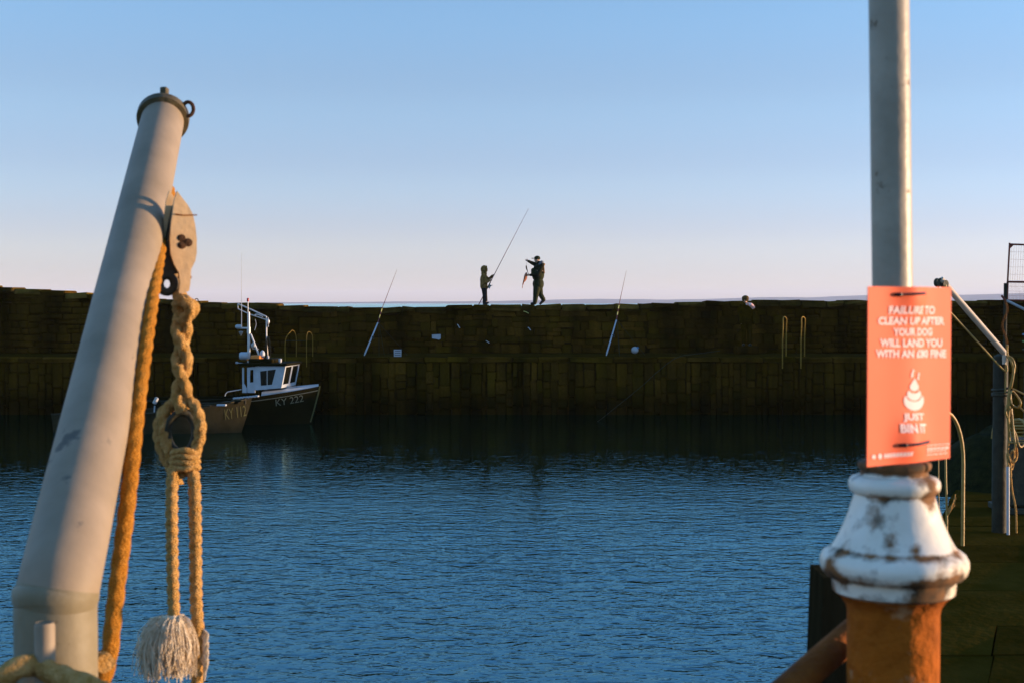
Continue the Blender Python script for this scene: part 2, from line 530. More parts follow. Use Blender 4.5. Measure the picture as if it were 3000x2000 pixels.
M_HATB = mat('brown_hat', (0.14, 0.085, 0.03), 0.95, scale=9, spec=0.0)
M_HOODG = mat('grey_hood', (0.20, 0.20, 0.21), 0.95, scale=9, spec=0.0)
M_BOOT = mat('boot_rubber', (0.03, 0.022, 0.014), 0.7, scale=9)
M_ROD = mat('rod_blank', (0.16, 0.035, 0.03), 0.4, scale=9, amount=0.2)
M_RODB = mat('rod_butt', (0.55, 0.60, 0.62), 0.35, scale=30, amount=0.2)
M_RODY = mat('rod_whipping', (0.75, 0.70, 0.18), 0.5, scale=30, amount=0.2)
M_BAIT = mat('bait_orange', (0.50, 0.14, 0.05), 0.6, scale=30, amount=0.5)
M_HANDF = mat('far_handrail', (0.30, 0.17, 0.022), 0.7, col2=(0.20, 0.11, 0.014), scale=12, spec=0.1)
M_HAND = mat('yellow_handrail', (0.42, 0.25, 0.05), 0.5, col2=(0.28, 0.15, 0.025), scale=12, bump=0.2)
M_ZINC = mat('dull_zinc', (0.050, 0.043, 0.024), 0.6, scale=12, bump=0.2, spec=0.1)
M_NET = mat('green_netting', (0.0320, 0.0285, 0.0070), 0.95, col2=(0.0120, 0.0120, 0.0035), scale=14, bump=1.0, bscale=60, spec=0.05)
M_GATE = mat('red_oxide_steel', (0.22, 0.050, 0.026), 0.8, col2=(0.12, 0.034, 0.018), scale=12, bump=0.2)
M_HIVIS = mat('orange_white_cloth', (0.82, 0.76, 0.72), 0.9, col2=(0.85, 0.18, 0.04), scale=16, detail=1)
M_BLUEP = mat('blue_plastic', (0.10, 0.30, 0.55), 0.4, scale=5, amount=0.2)
M_GREENP = mat('green_plastic', (0.12, 0.30, 0.05), 0.5, scale=5, amount=0.2)
M_HILL = mat('far_hill', (0.07, 0.075, 0.05), 0.95, scale=0.004, spec=0.0)

def water_mat():
    m = bpy.data.materials.new('harbour_water')
    m.use_nodes = True
    nt = m.node_tree
    nt.nodes.remove(nt.nodes['Principled BSDF'])
    tc = nt.nodes.new('ShaderNodeTexCoord')
    def layer(rot, sx, sy, scale, detail, dist):
        mp = nt.nodes.new('ShaderNodeMapping')
        mp.inputs['Rotation'].default_value = (0, 0, radians(rot))
        mp.inputs['Scale'].default_value = (sx, sy, 1)
        nt.links.new(tc.outputs['Object'], mp.inputs['Vector'])
        n = nt.nodes.new('ShaderNodeTexNoise')
        n.inputs['Scale'].default_value = scale
        n.inputs['Detail'].default_value = detail
        n.inputs['Roughness'].default_value = 0.5
        n.inputs['Distortion'].default_value = dist
        nt.links.new(mp.outputs[0], n.inputs['Vector'])
        return n.outputs['Fac']
    def math_(op, a, bb):
        n = nt.nodes.new('ShaderNodeMath'); n.operation = op
        for i, x in enumerate((a, bb)):
            if isinstance(x, (int, float)): n.inputs[i].default_value = x
            else: nt.links.new(x, n.inputs[i])
        return n.outputs[0]
    a = layer(14, 0.62, 1.0, 4.0, 2, 0.4)
    c = layer(-12, 0.75, 1.0, 8.6, 2, 0.3)
    d = layer(5, 0.85, 1.0, 18.0, 1, 0.2)
    e = layer(20, 1, 1, 0.35, 2, 0.0)
    def ridge(x):
        return math_('SUBTRACT', 1.0, math_('ABSOLUTE', math_('SUBTRACT', math_('MULTIPLY', x, 2.0), 1.0), 0))
    h = math_('ADD', math_('MULTIPLY', a, 0.026), math_('MULTIPLY', c, 0.009))
    h = math_('ADD', h, math_('MULTIPLY', ridge(c), 0.0045))
    h = math_('ADD', h, math_('MULTIPLY', ridge(a), 0.006))
    h = math_('ADD', h, math_('MULTIPLY', d, 0.0042))
    # calmer water in the lee of the far pier
    spx = nt.nodes.new('ShaderNodeSeparateXYZ'); nt.links.new(tc.outputs['Object'], spx.inputs[0])
    lee = nt.nodes.new('ShaderNodeMapRange'); lee.interpolation_type = 'SMOOTHSTEP'
    lee.inputs['From Min'].default_value = 17; lee.inputs['From Max'].default_value = 34
    lee.inputs['To Min'].default_value = 1.30; lee.inputs['To Max'].default_value = 0.36
    nt.links.new(spx.outputs['Y'], lee.inputs['Value'])
    h = math_('MULTIPLY', h, lee.outputs[0])
    # gusts: ripples are a little flatter in places
    g = nt.nodes.new('ShaderNodeMapRange')
    g.inputs['From Min'].default_value = 0.3; g.inputs['From Max'].default_value = 0.7
    g.inputs['To Min'].default_value = 0.75; g.inputs['To Max'].default_value = 1.15
    nt.links.new(e, g.inputs['Value'])
    h = math_('MULTIPLY', h, g.outputs[0])
    bp = nt.nodes.new('ShaderNodeBump')
    bp.inputs['Strength'].default_value = 1.0
    bp.inputs['Distance'].default_value = 1.0
    nt.links.new(h, bp.inputs['Height'])
    df = nt.nodes.new('ShaderNodeBsdfDiffuse'); df.inputs['Color'].default_value = (0.015, 0.012, 0.004, 1)
    gl = nt.nodes.new('ShaderNodeBsdfGlossy'); gl.inputs['Color'].default_value = (0.50, 0.90, 1.0, 1); gl.inputs['Roughness'].default_value = 0.05
    fr = nt.nodes.new('ShaderNodeFresnel'); fr.inputs['IOR'].default_value = 2.0
    mxs = nt.nodes.new('ShaderNodeMixShader')
    nt.links.new(bp.outputs[0], gl.inputs['Normal']); nt.links.new(bp.outputs[0], fr.inputs['Normal'])
    nt.links.new(fr.outputs[0], mxs.inputs[0]); nt.links.new(df.outputs[0], mxs.inputs[1]); nt.links.new(gl.outputs[0], mxs.inputs[2])
    nt.links.new(mxs.outputs[0], nt.nodes['Material Output'].inputs['Surface'])
    return m
M_WATER = water_mat()

# ------------------------------------------------------------------ setting: water, hills, far pier
wb = MB()
wb.add([(-16000, -3000, 0), (16000, -3000, 0), (16000, 16000, 0), (-16000, 16000, 0)], [(0, 1, 2, 3)])
tag(wb.build('water', M_WATER, smooth=0), 'dark blue rippled harbour water reaching out to sea', kind='structure')

hb = MB()
vs, fs = [], []
N = 160
HY = 11000
for i in range(N + 1):
    x = -9000 + 18000 * i / N
    px = 1500 + x / HY * FPX
    base = 10 + 62 * max(0, min(1, (px - 1000) / 1500)) + 14 * max(0, min(1, (px - 2450) / 300))
    hgt = base * (0.75 + 0.5 * noise.noise(Vector((x / 900, 3.1, 0)))) + 6 * noise.noise(Vector((x / 250, 9, 0)))
    hgt = max(2, hgt)
    vs += [Vector((x, HY - 900, -2)), Vector((x, HY, hgt)), Vector((x, HY + 2500, hgt * 0.9)), Vector((x, HY + 3500, -2))]
for i in range(N):
    for k in range(3):
        a = i * 4 + k
        fs.append((a, a + 4, a + 5, a + 1))
hb.add(vs, fs)
tag(hb.build('far_hills', M_HILL), 'low far shore across the sea', kind='structure')

WY = 50.0      # face of the upper wall
DY = 46.0      # face of the lower quay
DECK = H - 1.75
TOPS = [(-1200, 760), (-600, 795), (-300, 815), (0, 841), (130, 850), (265, 862), (430, 876), (600, 886), (700, 889), (790, 889), (835, 896),
        (1000, 898), (1100, 899), (1250, 899), (1400, 894), (1530, 894), (1700, 893), (1850, 891), (2050, 884), (2200, 881), (2350, 881),
        (2500, 882), (2700, 882), (3000, 880), (3300, 880), (4200, 880), (7000, 880)]
def wall_top(x):
    px = 1500 + x / WY * FPX
    for (a, ya), (b, yb) in zip(TOPS, TOPS[1:]):
        if a <= px <= b:
            y = ya + (yb - ya) * (px - a) / (b - a)
            return H + (HOR - y) / FPX * WY
    return H + 0.1

# stones: a few shared meshes, unit-sized, scaled per object
def stone_mesh(mi, k):
    m = MB()
    m.cbox((0, 0, 0), (1, 1, 1), 0.10)
    random.seed(100 + k)
    for p in m.v:
        p += Vector((random.uniform(-.05, .05), random.uniform(-.10, .10), random.uniform(-.05, .05)))
    return m.mesh('stone', M_STONE[mi], smooth=0)
STONES = [stone_mesh(k % 3, k) for k in range(12)]
random.seed(11)

def lay_stones(parent, specs, limit, name='stone'):
    """specs: (cx, cy, cz, sx, sy, sz). Nearest to the middle of the picture become parts, the rest one stuff part"""
    specs = sorted(specs, key=lambda s: abs(s[0] - 1.0) - 0.02 * s[3] * s[5])
    base = OFF[parent]
    for (cx, cy, cz, sx, sy, sz) in specs[:limit]:
        o = bpy.data.objects.new(name, random.choice(STONES))
        COL.objects.link(o)
        o.parent = parent
        o.location = Vector((cx, cy, cz)) - base
        o.scale = (sx, sy, sz)
        o.rotation_euler = (random.uniform(-.05, .05), random.uniform(-.04, .04), random.uniform(-.05, .05))
    if len(specs) > limit:
        m = MB()
        for (cx, cy, cz, sx, sy, sz) in specs[limit:]:
            m.cbox((cx, cy, cz), (sx, sy, sz), 0.04)
        tag(m.build('outer_stonework', M_STONE[0], parent, smooth=0), kind='stuff')

# upper wall
uw = empty('sea_wall', (0, WY + 0.6, DECK), 'long dark rubble sea wall with a rough top that people walk along', 'wall')
m = MB()
xs = [-40 + 1.0 * i for i in range(121)]
vs, fs = [], []
for x in xs:
    t = wall_top(x) - 0.035
    vs += [(x, WY + 0.07, DECK - 0.02), (x, WY + 0.07, t), (x, WY + 1.25, t), (x, WY + 1.25, -1.5)]
for i in range(len(xs) - 1):
    for k in range(3):
        a = i * 4 + k
        fs.append((a, a + 1, a + 5, a + 4))
m.add(vs, fs)
m.build('core', M_CORE, uw, smooth=0)
specs = []
sx0 = -24.0
while sx0 < 24:
    sw = random.uniform(1.4, 3.4)
    z = DECK
    while z < H + 0.9:
        hh = random.uniform(0.15, 0.34)
        x = sx0 + random.uniform(-.12, .12)
        while x < sx0 + sw - .12:
            w = min(random.uniform(0.22, 0.80), sx0 + sw - x + random.uniform(-.1, .15))
            if w < .12: break
            lim = min(wall_top(x), wall_top(x + w)) - 0.15
            top = min(z + hh, lim)
            if top - z > 0.10:
                d = random.uniform(0.16, 0.26)
                yy = WY + 0.07 - d / 2 + 0.10
                if top - z > .24 and w > .4 and random.random() < .4:
                    f = random.uniform(.35, .65); zm = z + (top - z) * f
                    f2 = random.uniform(.3, .7)
                    specs.append((x + w / 2, yy + random.uniform(-.05, .03), (z + zm) / 2, w - 0.012, d, zm - z - 0.010))
                    specs.append((x + w * f2 / 2, yy + random.uniform(-.05, .03), (zm + top) / 2, w * f2 - 0.012, d, top - zm - 0.010))
                    specs.append((x + w * (1 + f2) / 2, yy + random.uniform(-.05, .03), (zm + top) / 2, w * (1 - f2) - 0.012, d, top - zm - 0.010))
                else:
                    specs.append((x + w / 2, yy + random.uniform(-.06, .03), (z + top) / 2 + random.uniform(-.03, .03), w - 0.012, d, top - z - 0.01 + random.uniform(-.03, .05)))
            x += w
        z += hh
    sx0 += sw
lay_stones(uw, specs, 290)
# coping: thick uneven slabs right across the wall
x = -26
ncop = 0
while x < 32:
    w = random.uniform(0.35, 1.15)
    t = wall_top(x + w / 2)
    th = random.uniform(0.15, 0.24)
    pr = 0.10 + random.uniform(-.05, .06)
    m = MB()
    m.cbox((x + w / 2, WY + 0.6 - pr / 2, t - th / 2 + random.uniform(-.018, .018)), (w - 0.015, 1.3 + pr, th), 0.045, Matrix.Rotation(random.uniform(-.03, .03), 3, 'Y'))
    for p in m.v: p += Vector((random.uniform(-.03, .03), random.uniform(-.06, .06), random.uniform(-.026, .026)))
    m.build('coping_stone', M_COPING if random.random() < 0.75 else M_STONE[2], uw, smooth=0)
    x += w
    ncop += 1

# lower quay
lq = empty('stone_pier', (0, 48, 0), 'low stone pier of upright set stones with a flat deck below the sea wall', 'pier')
m = MB()
m.add([(-40, DY + 0.10, -1.5), (-40, DY + 0.10, DECK - 0.06), (80, DY + 0.10, DECK - 0.06), (80, DY + 0.10, -1.5)], [(0, 3, 2, 1)])
m.build('core', M_CORE, lq, smooth=0)
m = MB()
m.add([(-40, DY + 0.02, DECK), (80, DY + 0.02, DECK), (80, WY + 0.1, DECK), (-40, WY + 0.1, DECK)], [(0, 1, 2, 3)])
m.build('deck', M_DECK, lq, smooth=0)
specs = []
x = -24 + random.uniform(0, .3)
while x < 25:
    w = random.uniform(0.14, 0.38)
    z = -.5 - random.uniform(0, .3)
    while z < DECK - .2:
        hh = random.uniform(.20, .66)
        z1 = min(z + hh, DECK - .165)
        if DECK - .165 - z1 < .2: z1 = DECK - .165
        d = random.uniform(0.2, 0.3)
        ww = w + random.uniform(-.05, .03)
        specs.append((x + w / 2 + random.uniform(-.015, .015), DY + 0.08 + random.uniform(-.06, .03), (z + z1) / 2, ww - 0.010, d, z1 - z - 0.012))
        z = z1
    x += w
lay_stones(lq, specs, 290)
x = -26
while x < 30:
    w = random.uniform(0.7, 1.5)
    m = MB()
    m.cbox((x + w / 2, DY + 0.22, DECK - 0.075), (w - 0.03, 0.62, 0.17), 0.03)
    for p in m.v: p += Vector((random.uniform(-.02, .02), random.uniform(-.06, .05), random.uniform(-.022, .012)))
    m.build('edge_stone', random.choice(M_STONE), lq, smooth=0)
    x += w

# ------------------------------------------------------------------ near quay (where the camera stands)
QZ = 2.0
qpoly = [(-14, 3.3), (0.45, 3.3), (1.45, 6.0), (3.70, 11.9), (8.6, 24.7), (34, 24.7), (34, -12), (-14, -12)]
m = MB()
m.add([(x, y, QZ - 0.03) for x, y in qpoly], [tuple(range(len(qpoly)))])
n = len(qpoly)
for i in range(n):
    a, b = qpoly[i], qpoly[(i + 1) % n]
    m.add([(a[0], a[1], QZ - 0.03), (b[0], b[1], QZ - 0.03), (b[0], b[1], -1.5), (a[0], a[1], -1.5)], [(0, 3, 2, 1)])
quay = tag(m.build('quay_ground', M_CORE, smooth=0), 'dark stone quay in the shade at the right', kind='structure')
fix_normals(quay)
def edge_x(y):
    for (xa, ya), (xb, yb) in zip(qpoly[1:], qpoly[2:5]):
        if ya <= y <= yb: return xa + (xb - xa) * (y - ya) / (yb - ya)
    return 0.45
y = 4.0
npv = 0
while y < 17:
    dd = random.uniform(0.30, 0.95)
    x = edge_x(y) + 0.01
    first = True
    while x < edge_x(y) + 3.6:
        w = random.uniform(0.4, 1.3)
        e0, e1 = edge_x(y), edge_x(y + dd)
        m = MB()
        sh = e1 - e0
        h = random.uniform(0.0, 0.010)
        z0, z1 = QZ - 0.1, QZ + h
        g = 0.004
        jt = lambda: random.uniform(-.012, .012)
        top = [(x + g + jt(), y + g + jt(), z1), (x + w - g + jt(), y + g + jt(), z1 + random.uniform(-.006, .006)), (x + w - g + sh, y + dd - g, z1), (x + g + sh, y + dd - g, z1 + random.uniform(-.006, .006))]
        m.add([(a, b, z0) for a, b, c in top] + top, [(4, 5, 6, 7), (0, 1, 5, 4), (1, 2, 6, 5), (2, 3, 7, 6), (3, 0, 4, 7)])
        m.build('paving_stone', M_PAVE, quay, smooth=0)
        npv += 1
        x += w
    y += dd

# ------------------------------------------------------------------ left: derrick boom with tackle
BA, BB = P(174, 1705, 2.60), P(479, 341, 4.30)
bd = (BB - BA).normalized()
PB = P(163, 1760, 2.6)
boom = empty('derrick_boom', (PB.x, 2.6, QZ), 'pale grey steel derrick boom leaning out over the water from its post', 'derrick')
m = MB()
path = [Vector((PB.x, 2.6, QZ)), Vector((PB.x, 2.6, P(163, 1900, 2.6).z))]
path += spline([Vector((PB.x, 2.6, P(163, 1850, 2.6).z)), Vector((PB.x, 2.601, P(163, 1770, 2.6).z)), BA.lerp(BB, .004), BA.lerp(BB, .06)], 8)
path += [BA.lerp(BB, .06 + .94 * i / 20) for i in range(1, 21)]
zs_ = len(path)
rs = [0.0735 - 0.011 * max(0, i - 26) / max(1, zs_ - 27) for i in range(zs_)]
m.tube(path[15:], rs[15:], 48)
m.build('boom_tube', M_GREY, boom)
m = MB()
m.tube(path[:17], [r_q * 1.008 for r_q in rs[:17]], 48)
m.build('socket', M_SOCKET, boom)
m = MB()
rot = bd.to_track_quat('Z', 'Y').to_matrix()
m.lathe([(0.060, -0.035), (0.076, -0.030), (0.0775, -0.022), (0.0775, -0.004), (0.074, 0.0), (0.03, 0.006)], BB, 48, rot)
m.build('end_flange', M_FLANGE, boom)
m = MB()
e = P(482, 272, 4.30)
m.cbox(e + Vector((0, 0.0, -0.004)), (0.022, 0.03, 0.04), 0.004)
m.build('top_lug', M_FLANGE, boom)
m = MB()
e = P(551, 320, 4.28)
ring = [e + Vector((0.016 * cos(a), 0, 0.021 * sin(a))) for a in [2 * pi * k / 20 for k in range(20)]]
m.tube(ring, 0.0058, 8, closed=True)
m.build('eye_ring', M_RUSTD, boom)
m = MB()
jr = (Vector((0, 0, 1)) * .75 + bd * .25).normalized().to_track_quat('Z', 'Y').to_matrix()
m.lathe([(0.0725, -0.030), (0.0765, -0.020), (0.0775, -0.008), (0.0765, 0.002), (0.0725, 0.008)], P(164, 1728, 2.6), 48, jr)
m.build('collar', M_SOCKET, boom)

m = MB()
st = P(131, 1822, 2.47)
m.lathe([(0.0175, QZ - st.z), (0.0175, -0.006), (0.0150, 0), (0.0148, -0.004)], st, 24)
tag(m.build('cleat_pin', M_GREY, loc=(st.x, st.y, QZ)), 'short upright belaying pin beside the foot of the boom', 'pin')

# rope running up beside the boom
def rope(name, pts, r, matl, label, cat='rope', pitch=None, n=18, depth=0.24, step=None, group=None, parent=None, lobes=3):
    path = resample(spline(pts, 10), step or r * 0.55)
    m = MB()
    m.tube(path, r, n, lobes=lobes, pitch=pitch or r * 7.5, depth=depth, jit=0.02)
    if parent is not None:
        return m.build(name, matl, parent, smooth=60)
    o = m.build(name, matl, smooth=60, loc=path[-1])
    return tag(o, label, cat, group)

rope('hauling_rope', [P(497, 560, 4.05), P(474, 690, 3.76), P(452, 830, 3.48), P(432, 968, 3.29), P(402, 1198, 3.07), P(376, 1450, 2.93), P(346, 1689, 2.86), P(330, 1830, 2.81), P(320, 1920, 2.78), P(298, 1990, 2.76), P(255, 2030, 2.75), P(150, 2070, 2.74)],
     0.0178, M_ROPEO, 'thick orange rope running up the right side of the boom', pitch=0.15, depth=0.20)

# coil wound round the foot
pts = []
for k in range(110):
    a = 2 * pi * k / 30 + 0.6
    rr = 0.093 + 0.006 * sin(k * 0.7)
    zc = P(163, 1985, 2.6).z - 0.012 * k / 30 * 2.2 + 0.014 * sin(a * 0.5 + 1)
    pts.append(Vector((PB.x + rr * cos(a), 2.6 + rr * sin(a), zc)))
m = MB()
m.tube(resample(spline(pts, 3), 0.011), 0.0185, 16, lobes=3, pitch=0.13, depth=0.24, jit=0.02)
tag(m.build('rope_coil', M_ROPE, smooth=60, loc=(PB.x, 2.6, pts[-1].z)), 'tan rope wound round the foot of the boom post', 'rope')
rope('mooring_line', [P(-120, 2010, 2.42), P(-20, 1995, 2.42), P(50, 1958, 2.44), P(105, 1946, 2.47), P(165, 1975, 2.45), P(230, 1998, 2.43), P(290, 2025, 2.42), P(330, 2080, 2.4)],
     0.021, M_ROPE, 'tan rope lying across the foot of the boom at the bottom edge', pitch=0.14)

# tackle block
KY = 3.70
def kp(px, py, dy=0): return P(px, py, KY + dy)
blk = empty('pulley_block', kp(490, 835), 'cream painted pulley block with a rusty pin hanging beside the boom', 'pulley block')
out = [(508, 560), (520, 578), (536, 600), (550, 628), (556, 660), (560, 700), (560, 740), (556, 765), (545, 790), (543, 830), (540, 852), (522, 862), (512, 858), (516, 830), (513, 800), (500, 775), (491, 745), (489, 700), (493, 650), (497, 620), (500, 590)]
m = MB()
m.prism([kp(x, y, -0.012) for x, y in out], (0, -0.014, 0))
o = m.build('cheek_plate', M_BLOCK, blk, smooth=30); fix_normals(o)
m = MB()
m.prism([kp(x + 1, y, 0.034) for x, y in out], (0.0, -0.012, 0))
o = m.build('cheek_plate', M_BLOCK, blk, smooth=30); fix_normals(o)
m = MB()
M_ = Matrix.Rotation(pi / 2, 3, 'X')
m.lathe([(0.012, -0.014), (0.031, -0.014), (0.026, 0.0), (0.031, 0.014), (0.012, 0.014)], kp(524, 712, 0.005), 28, M_)
m.build('sheave', M_BLOCKD, blk)
m = MB()
for (dx, dy_, r) in ((-8, -11, .0125), (-7, 10, .0130), (9, 2, .0140)):
    m.lathe([(r, -0.010), (r, 0.0), (r * .6, 0.004)], kp(524 + dx, 708 + dy_, -0.024), 12, M_)
m.build('axle_pin', M_RUSTD, blk)
m = MB()
dark = [(505, 600), (496, 640), (487, 690), (480, 740), (474, 790), (468, 830), (471, 850), (482, 862), (500, 864), (516, 856), (522, 830), (517, 800), (508, 770), (500, 740), (498, 700), (503, 650)]
m.prism([kp(x, y, -0.008) for x, y in dark[:5]] + [kp(475, 815, -0.008)] + [kp(517, 800, -0.008)] + [kp(x, y, -0.008) for x, y in dark[-3:]], (0, 0.03, 0))
o = m.build('inner_strap', M_BLOCKD, blk, smooth=30); fix_normals(o)
m = MB()
ec = kp(491, 832, 0.004)
ring = [ec + Vector((0.0175 * cos(a), 0, 0.0215 * sin(a))) for a in [2 * pi * k / 28 for k in range(28)]]
m.tube(ring, 0.0105, 12, closed=True)
m.build('becket_eye', M_BLOCKD, blk)
m = MB()
m.cyl(kp(513, 812, -0.0125), kp(548, 812, -0.0125), 0.004)
m.tube([kp(498, 627, -0.0275), kp(520, 630, -0.028), kp(556, 628, -0.0275)], 0.0018, 6)
m.build('seam_band', M_RUST, blk)

blk.rotation_euler = (0, 0, radians(24))
blk.scale = (1.1, 1, 1)

# hanging tackle ropes: two ropes twisted about each other, eye, then two falls
TY = 3.72
def tp(px, py, dy=0): return P(px, py, TY + dy)
def twisted(y0, y1, phase, amp, xf, dyamp=0.014):
    pts = []
    n = int((y1 - y0) / 14)
    for i in range(n + 1):
        y = y0 + (y1 - y0) * i / n
        a = phase + (y - 880) / 190 * 2 * pi
        pts.append(tp(xf(y) + amp * cos(a), y, dyamp * sin(a)))
    return pts
xmid = lambda y: 533
tk = empty('rope_tackle', tp(530, 1390), 'tan hemp tackle rope with a big spliced eye hanging under the pulley block', 'rope')
rope('knot', [tp(535, 855, .01), tp(522, 872, -.02), tp(553, 885, -.03), tp(568, 905, -.01), tp(548, 925, .02), tp(520, 905, .02), tp(528, 880, -.03), tp(556, 900, -.045), tp(545, 930, -.02), tp(520, 940, .01)], 0.0165, M_ROPE, None, parent=tk, pitch=.09, depth=.48)
rope('strand', twisted(900, 1205, 0.4, 14, xmid), 0.0178, M_ROPE, None, parent=tk, pitch=.095, depth=.48)
rope('strand', twisted(900, 1165, 0.4 + pi, 14, xmid) + [tp(562, 1178), tp(577, 1203, -.01), tp(587, 1245, -.01), tp(582, 1292), tp(568, 1328), tp(553, 1352, .01)], 0.0172, M_ROPE, None, parent=tk, pitch=.095, depth=.48)
rope('eye_loop', [tp(552, 1190, .03), tp(520, 1176, .035), tp(494, 1194, .035), tp(481, 1240, .03), tp(486, 1292, .025), tp(502, 1335, .02), tp(520, 1365, .015), tp(530, 1400, .015)], 0.0172, M_ROPE, None, parent=tk, pitch=.095, depth=.48)
rope('eye_loop', [tp(540, 1200, .05), tp(508, 1186, .055), tp(484, 1200, .055), tp(466, 1243, .05), tp(470, 1300, .045), tp(490, 1350, .04), tp(512, 1385, .035), tp(520, 1420, .03)], 0.0172, M_ROPE, None, parent=tk, pitch=.095, depth=.48)
m = MB()
ec = tp(531, 1255, .025)
m.tube([ec + Vector((0.036 * cos(a), 0.004 * sin(2 * a), 0.052 * sin(a) - .010)) for a in [2 * pi * j / 36 for j in range(36)]], 0.0095, 10, closed=True)
m.build('thimble', M_BLOCKD, tk)
m = MB()
for k, yy in enumerate((1322, 1338, 1354, 1370)):
    c = tp(543, yy, 0.004)
    ring = [c + Vector((0.033 * cos(a), 0.024 * sin(a), 0.004 * cos(a + 1) + .0025 * sin(3 * a + k))) for a in [2 * pi * j / 28 for j in range(28)]]
    m.tube(ring, 0.0085, 8, closed=True, jit=.05)
tag(m.build('lashing', M_ROPE, tk, smooth=60))
rope('fall', [tp(514, 1360, .01), tp(505, 1400, -.02), tp(503, 1500, -.045), tp(504, 1620, -.05), tp(507, 1740, -.055), tp(512, 1830, -.06)], 0.0172, M_ROPE, None, parent=tk, pitch=.085, depth=.48)
rope('fall', [tp(556, 1372, .01), tp(568, 1400), tp(571, 1500), tp(573, 1620), tp(574, 1750), tp(580, 1850), tp(579, 1950), tp(574, 2060), tp(572, 2200)], 0.0180, M_ROPE, None, parent=tk, pitch=.085, depth=.48)
# frayed tail of the left fall
m = MB()
random.seed(5)
for k in range(120):
    a = random.uniform(0, 2 * pi)
    sp = random.uniform(0.25, 1.0)
    c0 = tp(512, 1822, -.075)
    dirx = cos(a) * 0.062 * sp - 0.020
    diry = sin(a) * 0.055 * sp
    ln = random.uniform(0.095, 0.150)
    wv = random.uniform(-.012, .012)
    pts = [c0 + Vector((cos(a) * .012, sin(a) * .012 + .02, 0.012)),
           c0 + Vector((dirx * .55, diry * .62, 0.008 - 0.016 * random.random())),
           c0 + Vector((dirx * 1.0 + wv, diry * 1.0, -ln * .45)),
           c0 + Vector((dirx * (1.05 + random.uniform(-.3, .15)) - wv * .6, diry * .95, -ln))]
    r0 = random.uniform(.0036, .0062)
    m.tube(spline(pts, 4), [r0] * 9 + [r0 * .9, r0 * .8, r0 * .7, r0 * .5], 6, lobes=2, pitch=.03, depth=.3)
for k in range(420):
    a = random.uniform(0, 2 * pi)
    sp = random.uniform(0.6, 1.12)
    c0 = tp(512, 1822, -.075)
    dirx = cos(a) * 0.064 * sp - 0.020
    diry = sin(a) * 0.058 * sp
    ln = random.uniform(0.05, 0.150)
    q1, q2 = random.uniform(-.014, .014), random.uniform(-.014, .014)
    m.tube(spline([c0 + Vector((cos(a) * .014, sin(a) * .014 + .015, .010)), c0 + Vector((dirx * .7, diry * .7, .012 - .02 * random.random())), c0 + Vector((dirx + q1, diry + q2, -ln * .5)), c0 + Vector((dirx * 1.08 + q2, diry + q1, -ln))], 3), .0011, 4)
tag(m.build('frayed_end', M_FRAY, tk), kind='stuff')
m = MB()
for k in range(26):
    c0 = tp(571 + 16, 1850 + k * 4)
    a = random.uniform(-1.2, 1.2)
    m.tube(spline([tp(580, 1840 + k * 3), c0 + Vector((.016 + .006 * sin(k), -.01, .002)), c0 + Vector((.012, -.012, -.035))], 4), 0.0028, 5)
tag(m.build('chafed_fibres', M_FRAY, tk), kind='stuff')
random.seed(21)

# ------------------------------------------------------------------ right: lamp post base, pole, sign
CY = 2.45
cx0 = (2623 - 1500) / FPX * CY
kk = CY / FPX
def zc(py): return H + (HOR - py) / FPX * CY
lp = empty('lamp_post', (cx0, CY, QZ), 'white painted lamp post with a flared cast iron foot on a rusty column', 'lamp post')
m = MB()
pt, pb = P(2601, -260, CY), P(2621, 1385, CY)
m.tube([pb.lerp(pt, i / 8) for i in range(25)], 0.0341, 40)
m.build('pole', M_WPOLE, lp)
m = MB()
R = lambda px: px * kk
prof = [(R(160), zc(1742)), (R(176), zc(1732)), (R(178), zc(1700)), (R(180), zc(1692)), (R(196), zc(1687)), (R(208), zc(1674)), (R(214), zc(1655)), (R(213), zc(1638)), (R(205), zc(1622)), (R(192), zc(1612)),
        (R(181), zc(1606)), (R(176), zc(1600)), (R(160), zc(1572)), (R(148), zc(1545)), (R(137), zc(1518)), (R(127), zc(1488)), (R(119), zc(1462)), (R(115), zc(1447)),
        (R(121), zc(1443)), (R(128), zc(1436)), (R(132), zc(1424)), (R(131), zc(1410)), (R(124), zc(1399)), (R(108), zc(1393)), (R(98), zc(1390)), (R(96), zc(1378)),
        (R(103), zc(1372)), (R(106), zc(1364)), (R(104), zc(1354)), (R(94), zc(1349)), (R(60), zc(1347))]
m.lathe(prof, (cx0, CY, 0), 64)
m.build('flared_foot', M_WHITE, lp, smooth=50)
m = MB()
for a in (-0.25, 0.9, 2.6, 4.1):
    m.ball((cx0 + R(98) * cos(a - .5), CY + R(98) * sin(a - .5), zc(1362)), .0085, 10)
m.build('set_screw', M_WHITE, lp)
m = MB()
prof = [(R(133), QZ), (R(133), zc(1795)), (R(137), zc(1775)), (R(152), zc(1752)), (R(166), zc(1741)), (R(150), zc(1736))]
m.lathe(prof, (cx0, CY, 0), 56)
m.build('column', M_COLUMN, lp)
m = MB()
m.cbox((cx0 + R(132) * cos(.42), CY + R(132) * sin(.42), (zc(1838) + QZ) / 2), (0.018, 0.016, zc(1838) - QZ), .004)
m.build('column_flange', M_STEEL, lp)

